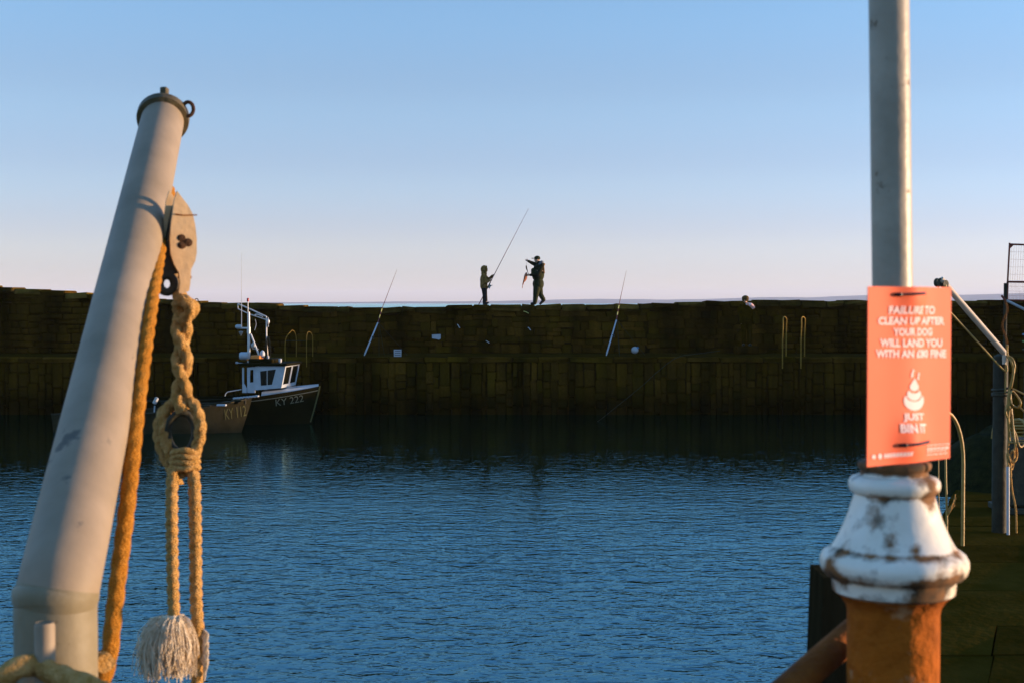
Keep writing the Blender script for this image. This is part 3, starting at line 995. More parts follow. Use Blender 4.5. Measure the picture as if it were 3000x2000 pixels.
# dark timber behind the column and rusty stay
m = MB()
q0, q1 = P(2412, 1690, 2.95), P(2600, 1700, 2.95)
m.add([], [])
w = q1.x - q0.x
vs = [(q0.x - .03, 2.95, QZ), (q1.x, 2.95, QZ), (q1.x, 3.10, QZ), (q0.x - .03, 3.10, QZ),
      (q0.x, 2.95, q0.z), (q1.x, 2.95, q0.z - .005), (q1.x, 3.10, q0.z - .005), (q0.x + .004, 3.10, q0.z)]
m.add(vs, [(0, 3, 2, 1), (4, 5, 6, 7), (0, 1, 5, 4), (1, 2, 6, 5), (2, 3, 7, 6), (3, 0, 4, 7)])
tag(m.build('timber_post', M_DARK, smooth=0, loc=(q0.x, 3.0, QZ)), 'dark squared timber post standing behind the rusty column', 'post')
m = MB()
s0, s1 = P(2520, 1835, 2.60), P(2285, 2040, 2.42)
s2 = s0 + (s1 - s0) * ((s0.z - QZ) / (s0.z - s1.z))
path = [s0.lerp(s2, i / 30) for i in range(31)]
m.tube(path, 0.027, 24, jit=.02)
tag(m.build('stay_bar', M_RUST, loc=s2), 'rusty round stay bar sloping down from the column to the left', 'bar')

# sign
TH = radians(37)
su, sn = Vector((cos(TH), sin(TH), 0)), Vector((sin(TH), -cos(TH), 0))
pax = P(2613, 1000, CY)
sc = Vector((pax.x, CY, 0)) + sn * 0.040
def s_uz(px, py):
    t = (px - 1500) / FPX
    u = (t * sc.y - sc.x) / (su.x - t * su.y)
    depth = sc.y + u * su.y
    return u, H + (HOR - py) / FPX * depth
def bulge(u, z):
    b = 0.0
    for zz in (S_T - .012, S_B + .035):
        b += 0.011 * math.exp(-((u + .004) / .034) ** 2) * math.exp(-((z - zz) / .035) ** 2)
    return b + 0.004 * math.exp(-((u + .004) / .05) ** 2)
uL = s_uz(2543, 1100)[0]; uR = s_uz(2786, 1100)[0]
S_T = s_uz(2665, 841)[1]; S_B = s_uz(2665, 1355)[1]
def S(u, z, off=0.0):
    return Vector((sc.x, sc.y, 0)) + su * u + sn * (bulge(u, z) + off) + Vector((0, 0, z))
sg = empty('warning_sign', S((uL + uR) / 2, S_B), 'orange dog fouling warning sign tied to the lamp post', 'sign')
m = MB()
NU, NV = 40, 40
vs, fs = [], []
for side, off in ((0, 0.0), (1, -0.0016)):
    for i in range(NU + 1):
        for j in range(NV + 1):
            u = uL + (uR - uL) * i / NU; z = S_B + (S_T - S_B) * j / NV
            vs.append(S(u, z, off))
W1 = NV + 1
for i in range(NU):
    for j in range(NV):
        a = i * W1 + j
        fs.append((a, a + W1, a + W1 + 1, a + 1))
        b = a + (NU + 1) * W1
        fs.append((b, b + 1, b + W1 + 1, b + W1))
o2 = (NU + 1) * W1
for i in range(NU):
    a = i * W1; fs.append((a, a + o2, a + W1 + o2, a + W1))
    a = i * W1 + NV; fs.append((a, a + W1, a + W1 + o2, a + o2))
for j in range(NV):
    a = j; fs.append((a, a + 1, a + 1 + o2, a + o2))
    a = NU * W1 + j; fs.append((a, a + o2, a + 1 + o2, a + 1))
m.add(vs, fs)
m.build('sign_sheet', M_SIGN, sg)

def text_tris(txt, bold=0.02):
    cu = bpy.data.curves.new('lettering', 'FONT')
    cu.body = txt
    cu.offset = bold
    cu.resolution_u = 3
    ob = bpy.data.objects.new('lettering', cu)
    COL.objects.link(ob)
    bpy.context.view_layer.update()
    dg = bpy.context.evaluated_depsgraph_get()
    me = bpy.data.meshes.new_from_object(ob.evaluated_get(dg))
    vs = [v.co.copy() for v in me.vertices]
    fs = [tuple(p.vertices) for p in me.polygons]
    bpy.data.objects.remove(ob)
    bpy.data.curves.remove(cu)
    bpy.data.meshes.remove(me)
    x0 = min(v.x for v in vs); x1 = max(v.x for v in vs)
    y0 = min(v.y for v in vs); y1 = max(v.y for v in vs)
    return [((v.x - x0) / (x1 - x0), (v.y - y0) / (y1 - y0)) for v in vs], fs

def sign_text(txt, x0, x1, yt, yb, bold=0.040, name='lettering'):
    q, fs = text_tris(txt, bold)
    m = MB()
    pts = []
    for (a, b) in q:
        u, z = s_uz(x0 + (x1 - x0) * a, yb + (yt - yb) * b)
        pts.append(S(u, z, 0.0012))
    m.add(pts, fs)
    return m.build(name, M_PRINT, sg, smooth=0)
# rows fall a touch to the right at the top and rise at the bottom through perspective alone
sign_text('FAILURE TO', 2601, 2736, 897, 921)
sign_text('CLEAN UP AFTER', 2571, 2765, 929, 952)
sign_text('YOUR DOG', 2613, 2728, 961, 984)
sign_text('WILL LAND YOU', 2577, 2759, 992, 1016)
sign_text('WITH AN £80 FINE', 2565, 2771, 1023, 1047)
sign_text('JUST', 2640, 2702, 1209, 1235)
sign_text('BIN IT', 2631, 2708, 1240, 1266)
def sign_poly(pts, name):
    m = MB()
    P3 = []
    for x, y in pts:
        u, z = s_uz(x, y); P3.append(S(u, z, 0.0012))
    m.add(P3, [tuple(range(len(P3)))])
    return m.build(name, M_PRINT, sg, smooth=0)
def arc(cx, cy, rx, ry, a0, a1, n=22):
    return [(cx + rx * cos(radians(a0 + (a1 - a0) * i / n)), cy - ry * sin(radians(a0 + (a1 - a0) * i / n))) for i in range(n + 1)]
# emblem: teardrop stack of three with two wisps
def lobe(name, outer, inner):
    m = MB()
    n = len(outer)
    P3 = []
    for x, y in outer + inner:
        u, z = s_uz(x, y); P3.append(S(u, z, 0.0012))
    m.add(P3, [(i, i + 1, n + i + 1, n + i) for i in range(n - 1)])
    m.build(name, M_PRINT, sg, smooth=0)
lobe('emblem_lobe', arc(2673, 1172, 30, 29, 155, 385), arc(2673, 1160, 22, 15, 175, 365))
lobe('emblem_lobe', arc(2673, 1154, 21, 18, 150, 390), arc(2673, 1142, 14, 9, 175, 365))
sign_poly([(2674, 1106)] + arc(2673, 1132, 13.5, 12, 40, -220, 18), 'emblem_lobe')
sign_poly([(2668, 1079), (2673, 1083), (2669, 1092), (2670, 1100), (2664, 1106), (2663, 1097), (2666, 1088)], 'emblem_wisp')
sign_poly([(2684, 1090), (2690, 1092), (2687, 1102), (2687, 1112), (2681, 1108), (2684, 1099)], 'emblem_wisp')
# footer: council mark and two blocks of small print, too small to read
sign_poly(arc(2561, 1338, 6, 6, 0, 340, 14), 'footer_mark')
sign_poly(arc(2579, 1336, 6, 8, 0, 340, 14), 'footer_mark')
for i in range(9):
    x = 2590 + i * 7.8
    sign_poly([(x, 1341 - i * .9), (x, 1329 - i * .9), (x + 6.2, 1328 - i * .9), (x + 6.2, 1340 - i * .9)], 'small_print')
for r in range(4):
    yy = 1303 + r * 9
    x = 2713
    while x < 2776:
        w = random.uniform(6, 14)
        dy = -(x - 2713) * .07
        hgt = 2.4 if r != 1 else 5.5
        sign_poly([(x, yy + dy + hgt), (x, yy + dy), (x + w, yy + dy - .6), (x + w, yy + dy + hgt - .6)], 'small_print')
        x += w + 3
# cable ties
for (xa, ya, xb, yb) in ((2617, 864, 2692, 860), (2630, 1303, 2716, 1293)):
    m = MB()
    path = []
    for i in range(15):
        t = i / 14
        u, z = s_uz(xa + (xb - xa) * t, ya + (yb - ya) * t)
        path.append(S(u, z, 0.0025))
    uu, zz = path[0], path[-1]
    back = [zz - sn * .02 + su * .004, Vector((pax.x, CY, zz.z)) + Vector((.038, .01, 0)), Vector((pax.x, CY, zz.z)) + Vector((.0, .038, 0)), Vector((pax.x, CY, uu.z)) + Vector((-.036, .012, 0)), uu - sn * .018 - su * .004]
    m.tube(path + back, 0.0026, 6, closed=True)
    hd = path[1]
    m.cbox(hd, (0.010, 0.008, 0.007), .002)
    m.build('cable_tie', M_TIE, sg)

# ------------------------------------------------------------------ right background on the quay
# ladder handrail at the quay edge
def hoop(name, x0, x1, py_top, py_foot0, py_foot1, Y0, Y1, r, matl, parent=None, rad=None):
    a, b = P(x0, py_foot0, Y0), P(x1, py_foot1, Y1)
    top = P((x0 + x1) / 2, py_top, (Y0 + Y1) / 2).z
    d = (b - a); d.z = 0
    L = d.length
    rr = L / 2
    up = min(rr * 1.4, (top - a.z) * .45)
    pts = [a, Vector((a.x, a.y, top - up))]
    c = Vector(((a.x + b.x) / 2, (a.y + b.y) / 2, top - up))
    for k in range(1, 16):
        t = pi * k / 16
        pts.append(c - d * .5 * cos(t) + Vector((0, 0, up * sin(t))))
    pts += [Vector((b.x, b.y, top - up)), b]
    m = MB()
    m.tube(pts, r, 10)
    return m.build(name, matl, parent) if parent is not None else m.build(name, matl, loc=a)
nl = empty('quay_ladder', P(2770, 1600, 9.3), 'yellow painted ladder handrails at the near quay edge behind the sign', 'ladder')
hoop('handrail', 2700, 2820, 1205, 1700, 1608, 9.0, 9.35, 0.012, M_HAND, nl)
hoop('handrail', 2590, 2705, 1225, 1740, 1640, 8.6, 8.95, 0.012, M_HAND, nl)

DVY = 9.9
def dp(px, py, dy=0): return P(px, py, DVY + dy)
dv = empty('davit_crane', Vector((dp(2932, 1560).x, DVY, QZ)), 'small davit crane with a pale boom on a dark post at the quay edge', 'crane')
m = MB()
a = dp(2932, 1042)
m.lathe([(0.050, QZ - a.z), (0.050, -0.02), (0.046, 0.0), (0.02, 0.012)], a, 24)
m.build('post', M_ZINC, dv)
m = MB()
m.cyl(dp(2941, 1032, -.06), dp(2756, 818, -.25), 0.0215, 0.0205, 18)
m.cyl(dp(2942, 1026, -.06), dp(2942, 1066, -.06), 0.014, n=12)
m.build('boom', M_DAVIT, dv)
for (px, py, r) in ((2749, 828, .030), (2767, 832, .026)):
    m = MB()
    m.lathe([(.008, -.014), (r, -.014), (r * .72, 0), (r, .014), (.008, .014)], dp(px, py, -.25), 20, Matrix.Rotation(pi / 2, 3, 'X') @ Matrix.Rotation(.5, 3, 'Y'))
    m.build('sheave', M_BLOCKD, dv)
m = MB()
m.cbox(dp(2757, 828, -.25), (.05, .018, .05), .006)
m.build('head_fitting', M_BLOCKD, dv)

def cord(name, pts, r, matl, label, n=7, sp=8, loc=None):
    m = MB()
    m.tube(spline(pts, sp), r, n, lobes=0)
    return tag(m.build(name, matl, smooth=60, loc=loc if loc is not None else pts[-1]), label, 'rope')
cord('guy_rope', [dp(2752, 880, -.25), dp(2787, 918, -.2), dp(2860, 997, -.12), dp(2943, 1086, -.07), dp(2947, 1070, -.06), dp(2945, 1150, -.06)], 0.0062, M_HAND, 'thin yellow rope slanting from behind the sign to the davit post')
cord('fall_line', [dp(2770, 835, -.28), dp(2769, 1200, -.30), dp(2771, 1400, -.30), dp(2774, 1570, -.30), Vector((dp(2778, 1600, -.3).x, DVY - .3, .2))], 0.0075, M_HAND, 'straight rope hanging from the davit head beside the lamp post')
cord('signal_line', [dp(2749, 835, -.22), dp(2749, 1200, -.2), dp(2750, 1440, -.2), dp(2752, 1520, -.2), Vector((dp(2752, 1600).x, DVY - .2, .2))], 0.0040, M_HAND, 'thinner line hanging close to the lamp post foot, left of the straight rope')
m = MB()
for k in range(9):
    pts = [dp(2775 + random.uniform(-2, 2), 1510 - k * 2, -.3), dp(2782 + k, 1500 - k * 3, -.31), dp(2788 + k * .9, 1490 - k * 3.5, -.3), dp(2796 + random.uniform(-3, 5), 1478 - k * 4, -.3)]
    m.tube(spline(pts, 4), 0.0035, 5)
tag(m.build('seaweed_tangle', M_ROPE, loc=dp(2778, 1512, -.3)), 'tan tangle caught on the straight davit rope', 'tangle')

# rope hank on the davit post: one continuous rope
hk = [(2951, 1010), (2952, 1040), (2966, 1050), (2973, 1075), (2966, 1105), (2962, 1135), (2970, 1085), (2960, 1048), (2950, 1042), (2964, 1062), (2968, 1090), (2959, 1132), (2954, 1160), (2953, 1220), (2957, 1290), (2955, 1230), (2960, 1160), (2966, 1145),
      (2980, 1160), (2990, 1178), (2985, 1192), (2972, 1190), (2962, 1180), (2961, 1160), (2964, 1200), (2969, 1260), (2974, 1300), (2967, 1240), (2958, 1180), (2946, 1205), (2960, 1240), (2975, 1270), (2984, 1300), (2992, 1308), (3004, 1296), (3010, 1290)]
pts = [dp(x, y, -.075 + .02 * sin(i * 1.9)) for i, (x, y) in enumerate(hk)]
cord('rope_hank', pts, 0.0072, M_ROPEO if False else M_HAND, 'yellow rope hung in loose loops on the davit post', loc=dp(2960, 1300))
hk = [(2955, 1290), (2953, 1320), (2958, 1345), (2966, 1360), (2972, 1335), (2968, 1318), (2961, 1330), (2962, 1348), (2974, 1350), (2980, 1330), (2975, 1300), (2970, 1340), (2966, 1372), (2955, 1362), (2950, 1330), (2960, 1340), (2962, 1400), (2966, 1440), (2976, 1490), (2978, 1560)]
pts = [dp(x, y, -.085 + .018 * sin(i * 2.3)) for i, (x, y) in enumerate(hk)]
cord('tail_rope', pts, 0.0068, M_ROPE, 'pale knotted rope tail hanging below the loops on the davit post')
m = MB()
for k, yy in enumerate((1138, 1150, 1158)):
    c = dp(2932, yy)
    m.tube([c + Vector((0.057 * cos(a), 0.057 * sin(a), 0.008 * cos(a + k))) for a in [2 * pi * j / 24 for j in range(24)]], 0.0075, 7, closed=True)
m.build('lashing', M_BLOCKD, dv)
cord('stay_line', [dp(2966, 1138, -.06), dp(3000, 1154, -.1), dp(3120, 1215, -.3)], 0.006, M_HAND, 'upper yellow line leading from the davit post to the right edge', loc=dp(2966, 1138))
cord('lower_line', [dp(2984, 1188, -.06), dp(3000, 1204, -.1), dp(3120, 1330, -.3)], 0.006, M_HAND, 'lower yellow line leading from the rope loops to the right edge', loc=dp(2984, 1188))
m = MB()
a, b = dp(2953, 1366, -.12), dp(2954, 1492, -.12)
m.cyl(a, Vector((b.x, b.y, QZ)), 0.0105, n=14)
tag(m.build('plastic_pipe', M_WBOAT, loc=(b.x, b.y, QZ)), 'white pipe standing upright against the davit post', 'pipe')

# hanging chain / hook from the gate leg
m = MB()
c0 = P(2946, 886, 12.8); c1 = P(2942, 1030, 10.1)
for k in range(30):
    t = k / 29
    c = c0.lerp(c1, t) + Vector((0.02 * sin(t * 9), 0, 0))
    M_ = Matrix.Rotation(pi / 2 * (k % 2), 3, 'Z')
    m.tube([c + M_ @ Vector((0.009 * cos(q), 0, 0.016 * sin(q))) for q in [2 * pi * j / 10 for j in range(10)]], 0.0024, 5, closed=True)
tag(m.build('chain', M_RUST, loc=c1), 'rusty chain running from the mesh frame to the davit post', 'chain')

# mesh frame
GY = 13.0
def gp(px, py, dy=0): return P(px, py, GY + dy)
gz = QZ
gt = empty('mesh_frame', Vector((gp(2946, 880).x, GY, QZ)), 'tall red brown steel frame filled with wire mesh at the right edge', 'frame')
def bar(p0, p1, r, name, matl=M_GATE):
    m = MB(); m.cyl(p0, p1, r, n=8); return m.build(name, matl, gt)
legx = gp(2945, 878)
bar(Vector((legx.x, GY, QZ)), gp(2946, 830), 0.017, 'leg', M_ZINC)
bar(gp(2952, 826), gp(2958, 712), 0.0085, 'upright')
bar(gp(2952, 826), gp(2950, 880), 0.010, 'upright')
bar(gp(2958, 716), gp(3190, 724), 0.0085, 'rail')
bar(gp(2952, 826), gp(3190, 829), 0.0095, 'rail')
bar(gp(2950, 880), gp(3190, 884), 0.008, 'rail')
bar(gp(3190, 884), gp(3190, 720), 0.010, 'upright')
bar(Vector((gp(3190, 884).x, GY, QZ)), gp(3190, 880), 0.017, 'leg', M_ZINC)
m = MB()
m.prism([gp(2959, 716), gp(2972, 717), gp(2960, 728)], (0, .008, 0))
m.build('gusset', M_GATE, gt)
m = MB()
for k in range(1, 34):
    t = k / 34
    m.cyl(gp(2958 + 232 * t, 716 + 8 * t), gp(2952 + 238 * t, 826 + 3 * t), 0.0008, n=4)
for k in range(1, 5):
    t = k / 5
    m.cyl(gp(2958 - 6 * t, 716 + 110 * t), gp(3190, 722 + 107 * t), 0.0008, n=4)
for k in range(1, 60):
    t = k / 60
    m.cyl(gp(2952 + 238 * t, 826 + 3 * t), gp(2950 + 240 * t, 880 + 4 * t), 0.0008, n=4)
for k in range(1, 4):
    t = k / 4
    m.cyl(gp(2952 - 2 * t, 826 + 54 * t), gp(3190, 829 + 55 * t), 0.0008, n=4)
tag(m.build('wire_mesh', M_GATE, gt), kind='stuff')
m = MB()
m.cyl(gp(2934, 866, -.02), gp(2950, 886, -.02), .010, n=8)
m.build('latch', M_GATE, gt)
m = MB()
m.cyl(P(2950, 881, 12.9), P(3190, 1000, 12.4), .012, n=8)
m.build('brace', M_STEEL, gt)

# netting heap
m = MB()
vs, fs = [], []
NX, NY_ = 40, 26
c = P(2925, 1440, 12.6)
for i in range(NX + 1):
    for j in range(NY_ + 1):
        a, b = (i / NX - .5) * 2, (j / NY_ - .5) * 2
        r = min(1, sqrt(a * a + b * b))
        hh = (0.5 * (1 - r ** 1.8)) * (1 + .35 * noise.noise(Vector((a * 2.5, b * 2.5, 4)))) + .05 * noise.noise(Vector((a * 9, b * 9, 1))) * (1 - r)
        vs.append((c.x + a * .75, 12.6 + b * .8, QZ - .01 + max(-.02, hh)))
for i in range(NX):
    for j in range(NY_):
        a = i * (NY_ + 1) + j
        fs.append((a, a + NY_ + 1, a + NY_ + 2, a + 1))
m.add(vs, fs)
tag(m.build('net_heap', M_NET, loc=(c.x, 12.6, QZ)), 'heap of dark green fishing net on the quay behind the davit', 'fishing net')
# lobster creel at the right edge
cr = empty('lobster_creel', Vector((P(3040, 1300, 10.9).x, 10.9, QZ)), 'lobster creel with yellow cord netting at the right edge', 'creel')
bx = P(3040, 1300, 10.9).x
m = MB()
m.cbox((bx, 10.9, QZ + .03), (.62, .42, .05), .008)
m.cbox((bx, 10.9, QZ + .31), (.58, .40, .5), .02)
m.build('base', M_BLOCKD, cr)
m = MB()
for k in range(5):
    xx = bx - .28 + .14 * k
    m.tube([(xx, 10.9 + .2 * cos(a), QZ + .55 + .16 * sin(a)) for a in [pi * j / 12 for j in range(13)]], .010, 6)
for a in (0.0, .8, 1.57, 2.3, 3.14):
    m.cyl((bx - .29, 10.9 + .2 * cos(a), QZ + .55 + .16 * sin(a)), (bx + .29, 10.9 + .2 * cos(a), QZ + .55 + .16 * sin(a)), .007, n=6)
for k in range(16):
    a = pi * (k + .5) / 16
    m.cyl((bx - .28, 10.9 + .2 * cos(a), QZ + .55 + .16 * sin(a)), (bx + .28, 10.9 + .2 * cos(a - .12), QZ + .55 + .16 * sin(a - .12)), .004, n=4)
m.build('hoops', M_HAND, cr)
# crates at the right edge
bx = P(3070, 1000, 12.2).x
zt = P(3000, 980, 12).z
for nm, matl, z0, z1, lab in (('fish_crate', M_BLUEP, zt - .055, zt, 'blue plastic fish tray on top of its stack at the right edge'), ('fish_crate', M_GREENP, zt - .125, zt - .06, 'green plastic fish tray under the blue one at the right edge'),
                              ('fish_crate', M_BLOCKD, QZ, zt - .13, 'dark deep fish bin under the green tray at the right edge')):
    m = MB()
    m.cbox((bx, 12.2, (z0 + z1) / 2), (.27, .4, z1 - z0), .012)
    m.box((bx, 12.2, z1 - .006), (.29, .42, .012))
    tag(m.build(nm, matl, loc=(bx, 12.2, z0)), lab, 'crate', 'fish crates stacked at the right edge')

# ------------------------------------------------------------------ boats
class Hull:
    def __init__(s, L, B, s0, s1, rake=0.45):
        s.L, s.B, s.s0, s.s1, s.rake = L, B, s0, s1, rake
    def sheer(s, x):
        return s.s0 + (s.s1 - s.s0) * max(0, min(1, x / s.L)) ** 3.0
    def xs(s, z):
        q = (z + .3) / (s.s1 + .3)
        return s.L - s.rake * (1 - q) ** 1.1 if q < 1 else s.L
    def half(s, x, z):
        t = max(0, min(1, x / s.xs(z)))
        sh = max(0.0, 1 - max(0, (t - .42) / .58) ** 2.2) ** .95 * (0.90 + .10 * min(1, t / .3))
        q = (z + .3) / (s.sheer(x) + .3)
        fl = .80 + .20 * q if t < .5 else .80 - .25 * (t - .5) / .5 + (.20 + .25 * (t - .5) / .5) * q
        return s.B / 2 * sh * fl
    def mesh(s, m):
        NT, NZ = 30, 8
        vs, fs = [], []
        for side in (-1, 1):
            for i in range(NT + 1):
                t = i / NT
                for j in range(NZ + 1):
                    q = j / NZ
                    z = -.3 + q * (s.sheer(t * s.L) + .3)
                    x = t * s.xs(z)
                    vs.append((x, side * s.half(x, z), z))
        W = NZ + 1
        for sd in range(2):
            o = sd * (NT + 1) * W
            for i in range(NT):
                for j in range(NZ):
                    a = o + i * W + j
                    fs.append((a, a + W, a + W + 1, a + 1) if sd == 0 else (a, a + 1, a + W + 1, a + W))
        o = (NT + 1) * W
        for j in range(NZ): fs.append((j, j + 1, o + j + 1, o + j))
        for i in range(NT):
            a = i * W; fs.append((a, o + a, o + a + W, a + W))
        m.add(vs, fs)
    def rail(s, side, dz=0.0, out=0.01, x0=0.0, x1=1.0, n=30):
        pts = []
        for i in range(n + 1):
            x = s.L * (x0 + (x1 - x0) * i / n)
            z = s.sheer(x) + dz
            xx = min(x, s.xs(z) - .002)
            pts.append(Vector((xx, side * (s.half(xx, min(z, s.sheer(xx))) + out), z)))
        return pts

def hull_text(hl, txt, x0, x1, zoff, hgt, parent, matl, side=-1):
    q, fs = text_tris(txt, 0.0)
    m = MB()
    pts = []
    for a, b in q:
        x = x0 + (x1 - x0) * a
        z = hl.sheer(x) + zoff + hgt * (b - 1)
        pts.append((x, side * (hl.half(x, z) + .012), z))
    m.add(pts, fs)
    return m.build('registration', matl, parent, local=True, smooth=0)

# dark fishing boat
hA = Hull(6.6, 2.3, .66, 1.13, .40)
phi = radians(-7)
bw = P(936, 1129, 42.5)
stern = Vector((bw.x - 6.6 * cos(phi), bw.y - 6.6 * sin(phi), 0))
bt = empty('fishing_boat', stern, 'dark hulled fishing boat with a white wheelhouse and tall mast moored under the sea wall', 'boat', rz=phi)
def lx(px, yl=-0.8):
    """local x on the boat's camera side for a photo column"""
    best, bx_ = 1e9, 0
    for i in range(0, 700):
        x = i * .01
        wx = stern.x + x * cos(phi) - yl * sin(phi); wy = stern.y + x * sin(phi) + yl * cos(phi)
        d = abs(1500 + wx / wy * FPX - px)
        if d < best: best, bx_ = d, x
    return bx_
def lz(px, py, yl=-0.8):
    x = lx(px, yl)
    wy = stern.y + x * sin(phi) + yl * cos(phi)
    return H + (HOR - py) / FPX * wy
def bp_(px, py, yl=-0.8): return Vector((lx(px, yl), yl, lz(px, py, yl)))
m = MB(); hA.mesh(m); m.build('hull', M_HULLD, bt, local=True)
m = MB()
pl = hA.rail(-1, -.06, -.03); pr = hA.rail(1, -.06, -.03)
m.add(pl + pr, [(i, len(pl) + i, len(pl) + i + 1, i + 1) for i in range(len(pl) - 1)])
m.build('deck', M_HULLD, bt, local=True)
for sd in (-1, 1):
    m = MB(); m.tube(hA.rail(sd, -.12, .012, .45, .995), .012, 6); m.build('rubbing_strake', M_LETTER, bt, local=True)
    m = MB(); m.tube(hA.rail(sd, .0, -.01, 0.0, .62), .028, 6); m.build('gunwale', M_HULLD, bt, local=True)
# white raised foredeck
XF = lx(757, -1.0)
m = MB()
vsl, n_ = [], 14
for sd in (-1, 1):
    for i in range(n_ + 1):
        x = XF + (6.57 - XF) * i / n_
        zt = 0.99 + .155 * (i / n_)
        zb = hA.sheer(x) - .02
        b = hA.half(min(x, hA.xs(zb)), zb) - .02
        vsl += [(x, sd * max(.005, b), zb), (x, sd * max(.004, b - .04 - .05 * (1 - i / n_)), max(zt, zb + .02)), (x, 0, max(zt, zb + .02) + .05)]
fs = []
for sd in range(2):
    o = sd * (n_ + 1) * 3
    for i in range(n_):
        for k in range(2):
            a = o + i * 3 + k
            fs.append((a, a + 3, a + 4, a + 1))
m.add(vsl, fs)
o = m.build('foredeck', M_WBOAT, bt, local=True); fix_normals(o)
m = MB()
xa, xb = lx(683, -1.0), lx(757, -1.0)
for i in range(8):
    x = xa + (xb - xa) * (i + .5) / 8
    m.cbox((x, -1.0, hA.sheer(x) + .02), ((xb - xa) / 8 + .01, .14, .05), .012)
m.build('side_deck', M_WBOAT, bt, local=True)
# wheelhouse, built as framed walls round real openings
def wall_panel(outer, holes, y, th, name, matl=M_WBOAT):
    """quad frame walls: outer polygon with one quad hole -> 4 quads extruded"""
    m = MB()
    o4, h4 = outer, holes
    for i in range(4):
        k = (i + 1) % 4
        m.prism([(o4[i][0], y, o4[i][1]), (o4[k][0], y, o4[k][1]), (h4[k][0], y, h4[k][1]), (h4[i][0], y, h4[i][1])], (0, th, 0))
    ob = m.build(name, matl, bt, local=True, smooth=0)
    fix_normals(ob)
    return ob
yl = -.78
def q(px, py): v = bp_(px, py, yl); return (v.x, v.z)
outer = [q(746, 1142), q(823, 1136), q(837, 1067), q(747, 1073)]
hole = [q(763, 1129), q(796, 1126), q(808, 1081), q(761, 1087)]
for sd, yy in ((-1, yl), (1, -yl - .04)):
    wall_panel(outer, hole, yy, .04, 'wheelhouse_wall')
    m = MB()
    m.prism([(p[0], yy + .02, p[1]) for p in hole], (0, .006, 0))
    m.build('side_window', M_GLASS, bt, local=True, smooth=0)
    m = MB()
    mx = (hole[0][0] + hole[1][0]) / 2
    m.cbox((q(781, 1100)[0], yy + .018, (hole[0][1] + hole[2][1]) / 2), (.018, .02, hole[2][1] - hole[0][1]), .003)
    m.build('window_bar', M_ALU, bt, local=True)
# front wall with two windows, raked
fb, ft = outer[1], outer[2]
for k in range(2):
    ya, yb = yl + .04 + k * .74, yl + .04 + (k + 1) * .74
    def fr(y, t): return Vector((fb[0] + (ft[0] - fb[0]) * t, y, fb[1] + (ft[1] - fb[1]) * t))
    m = MB()
    o4 = [fr(ya, 0), fr(yb, 0), fr(yb, 1), fr(ya, 1)]
    h4 = [fr(ya + .07, .14), fr(yb - .07, .14), fr(yb - .07, .88), fr(ya + .07, .88)]
    for i in range(4):
        kx = (i + 1) % 4
        m.prism([o4[i], o4[kx], h4[kx], h4[i]], (-.035, 0, 0))
    ob = m.build('front_wall', M_WBOAT, bt, local=True, smooth=0); fix_normals(ob)
    m = MB(); m.prism([p + Vector((-.012, 0, 0)) for p in h4], (-.006, 0, 0)); m.build('front_window', M_GLASS, bt, local=True, smooth=0)
# aft shelter: post, panel with a doorway between
for sd in (-1, 1):
    y0 = sd * .76
    m = MB()
    a, b = q(708, 1150), q(714, 1076)
    m.cbox(((a[0] + .03), y0, (a[1] + b[1]) / 2), (.05, .05, b[1] - a[1]), .01)
    m.prism([(a[0], y0 - .02, a[1]), (q(722, 1150)[0], y0 - .02, a[1]), (q(722, 1136)[0], y0 - .02, q(722, 1136)[1]), (q(711, 1118)[0], y0 - .02, q(711, 1118)[1])], (0, .03, 0))
    ob = m.build('shelter_post', M_WBOAT, bt, local=True, smooth=0); fix_normals(ob)
    o4 = [q(723, 1150), q(746, 1150), q(746, 1074), q(723, 1076)]
    h4 = [q(730, 1120), q(741, 1119), q(741, 1082), q(731, 1083)]
    m = MB()
    for i in range(4):
        k = (i + 1) % 4
        m.prism([(o4[i][0], y0, o4[i][1]), (o4[k][0], y0, o4[k][1]), (h4[k][0], y0, h4[k][1]), (h4[i][0], y0, h4[i][1])], (0, .03, 0))
    ob = m.build('shelter_panel', M_STEEL if False else M_WBOAT, bt, local=True, smooth=0); fix_normals(ob)
# back wall keeps it closed
m = MB()
xw = q(747, 1100)[0]
m.box((xw + .02, 0, (q(747, 1142)[1] + q(747, 1075)[1]) / 2), (.03, 1.48, q(747, 1075)[1] - q(747, 1142)[1]))
m.build('back_wall', M_WBOAT, bt, local=True, smooth=0)
# roof
m = MB()
zr = q(747, 1072)[1]
m.cbox(((q(702, 1070)[0] + q(842, 1070)[0]) / 2, 0, zr + .045), (q(842, 1070)[0] - q(702, 1070)[0], 1.72, .075), .02)
m.build('roof', M_HULLD, bt, local=True)
m = MB()
m.cbox((q(755, 1060)[0], .0, zr + .14), (.75, 1.1, .13), .03)
m.build('roof_box', M_HULLD, bt, local=True)
ym = -.3
def r_(px, py, yy=ym): return bp_(px, py, yy)
m = MB()
m.lathe([(.10, -.13), (.115, -.10), (.115, .10), (.10, .13)], r_(715, 1042), 20, Matrix.Rotation(pi / 2, 3, 'Y'))
m.build('raft_canister', M_WBOAT, bt, local=True)
m = MB()
m.cbox(r_(752, 1047), (.30, .36, .14), .03); m.cbox(r_(748, 1053), (.42, .42, .05), .015)
m.build('orange_raft', M_ORANGE, bt, local=True)
m = MB()
m.ball(r_(769, 1037), (.075, .09, .12), 14)
m.build('fender', M_WBOAT, bt, local=True)
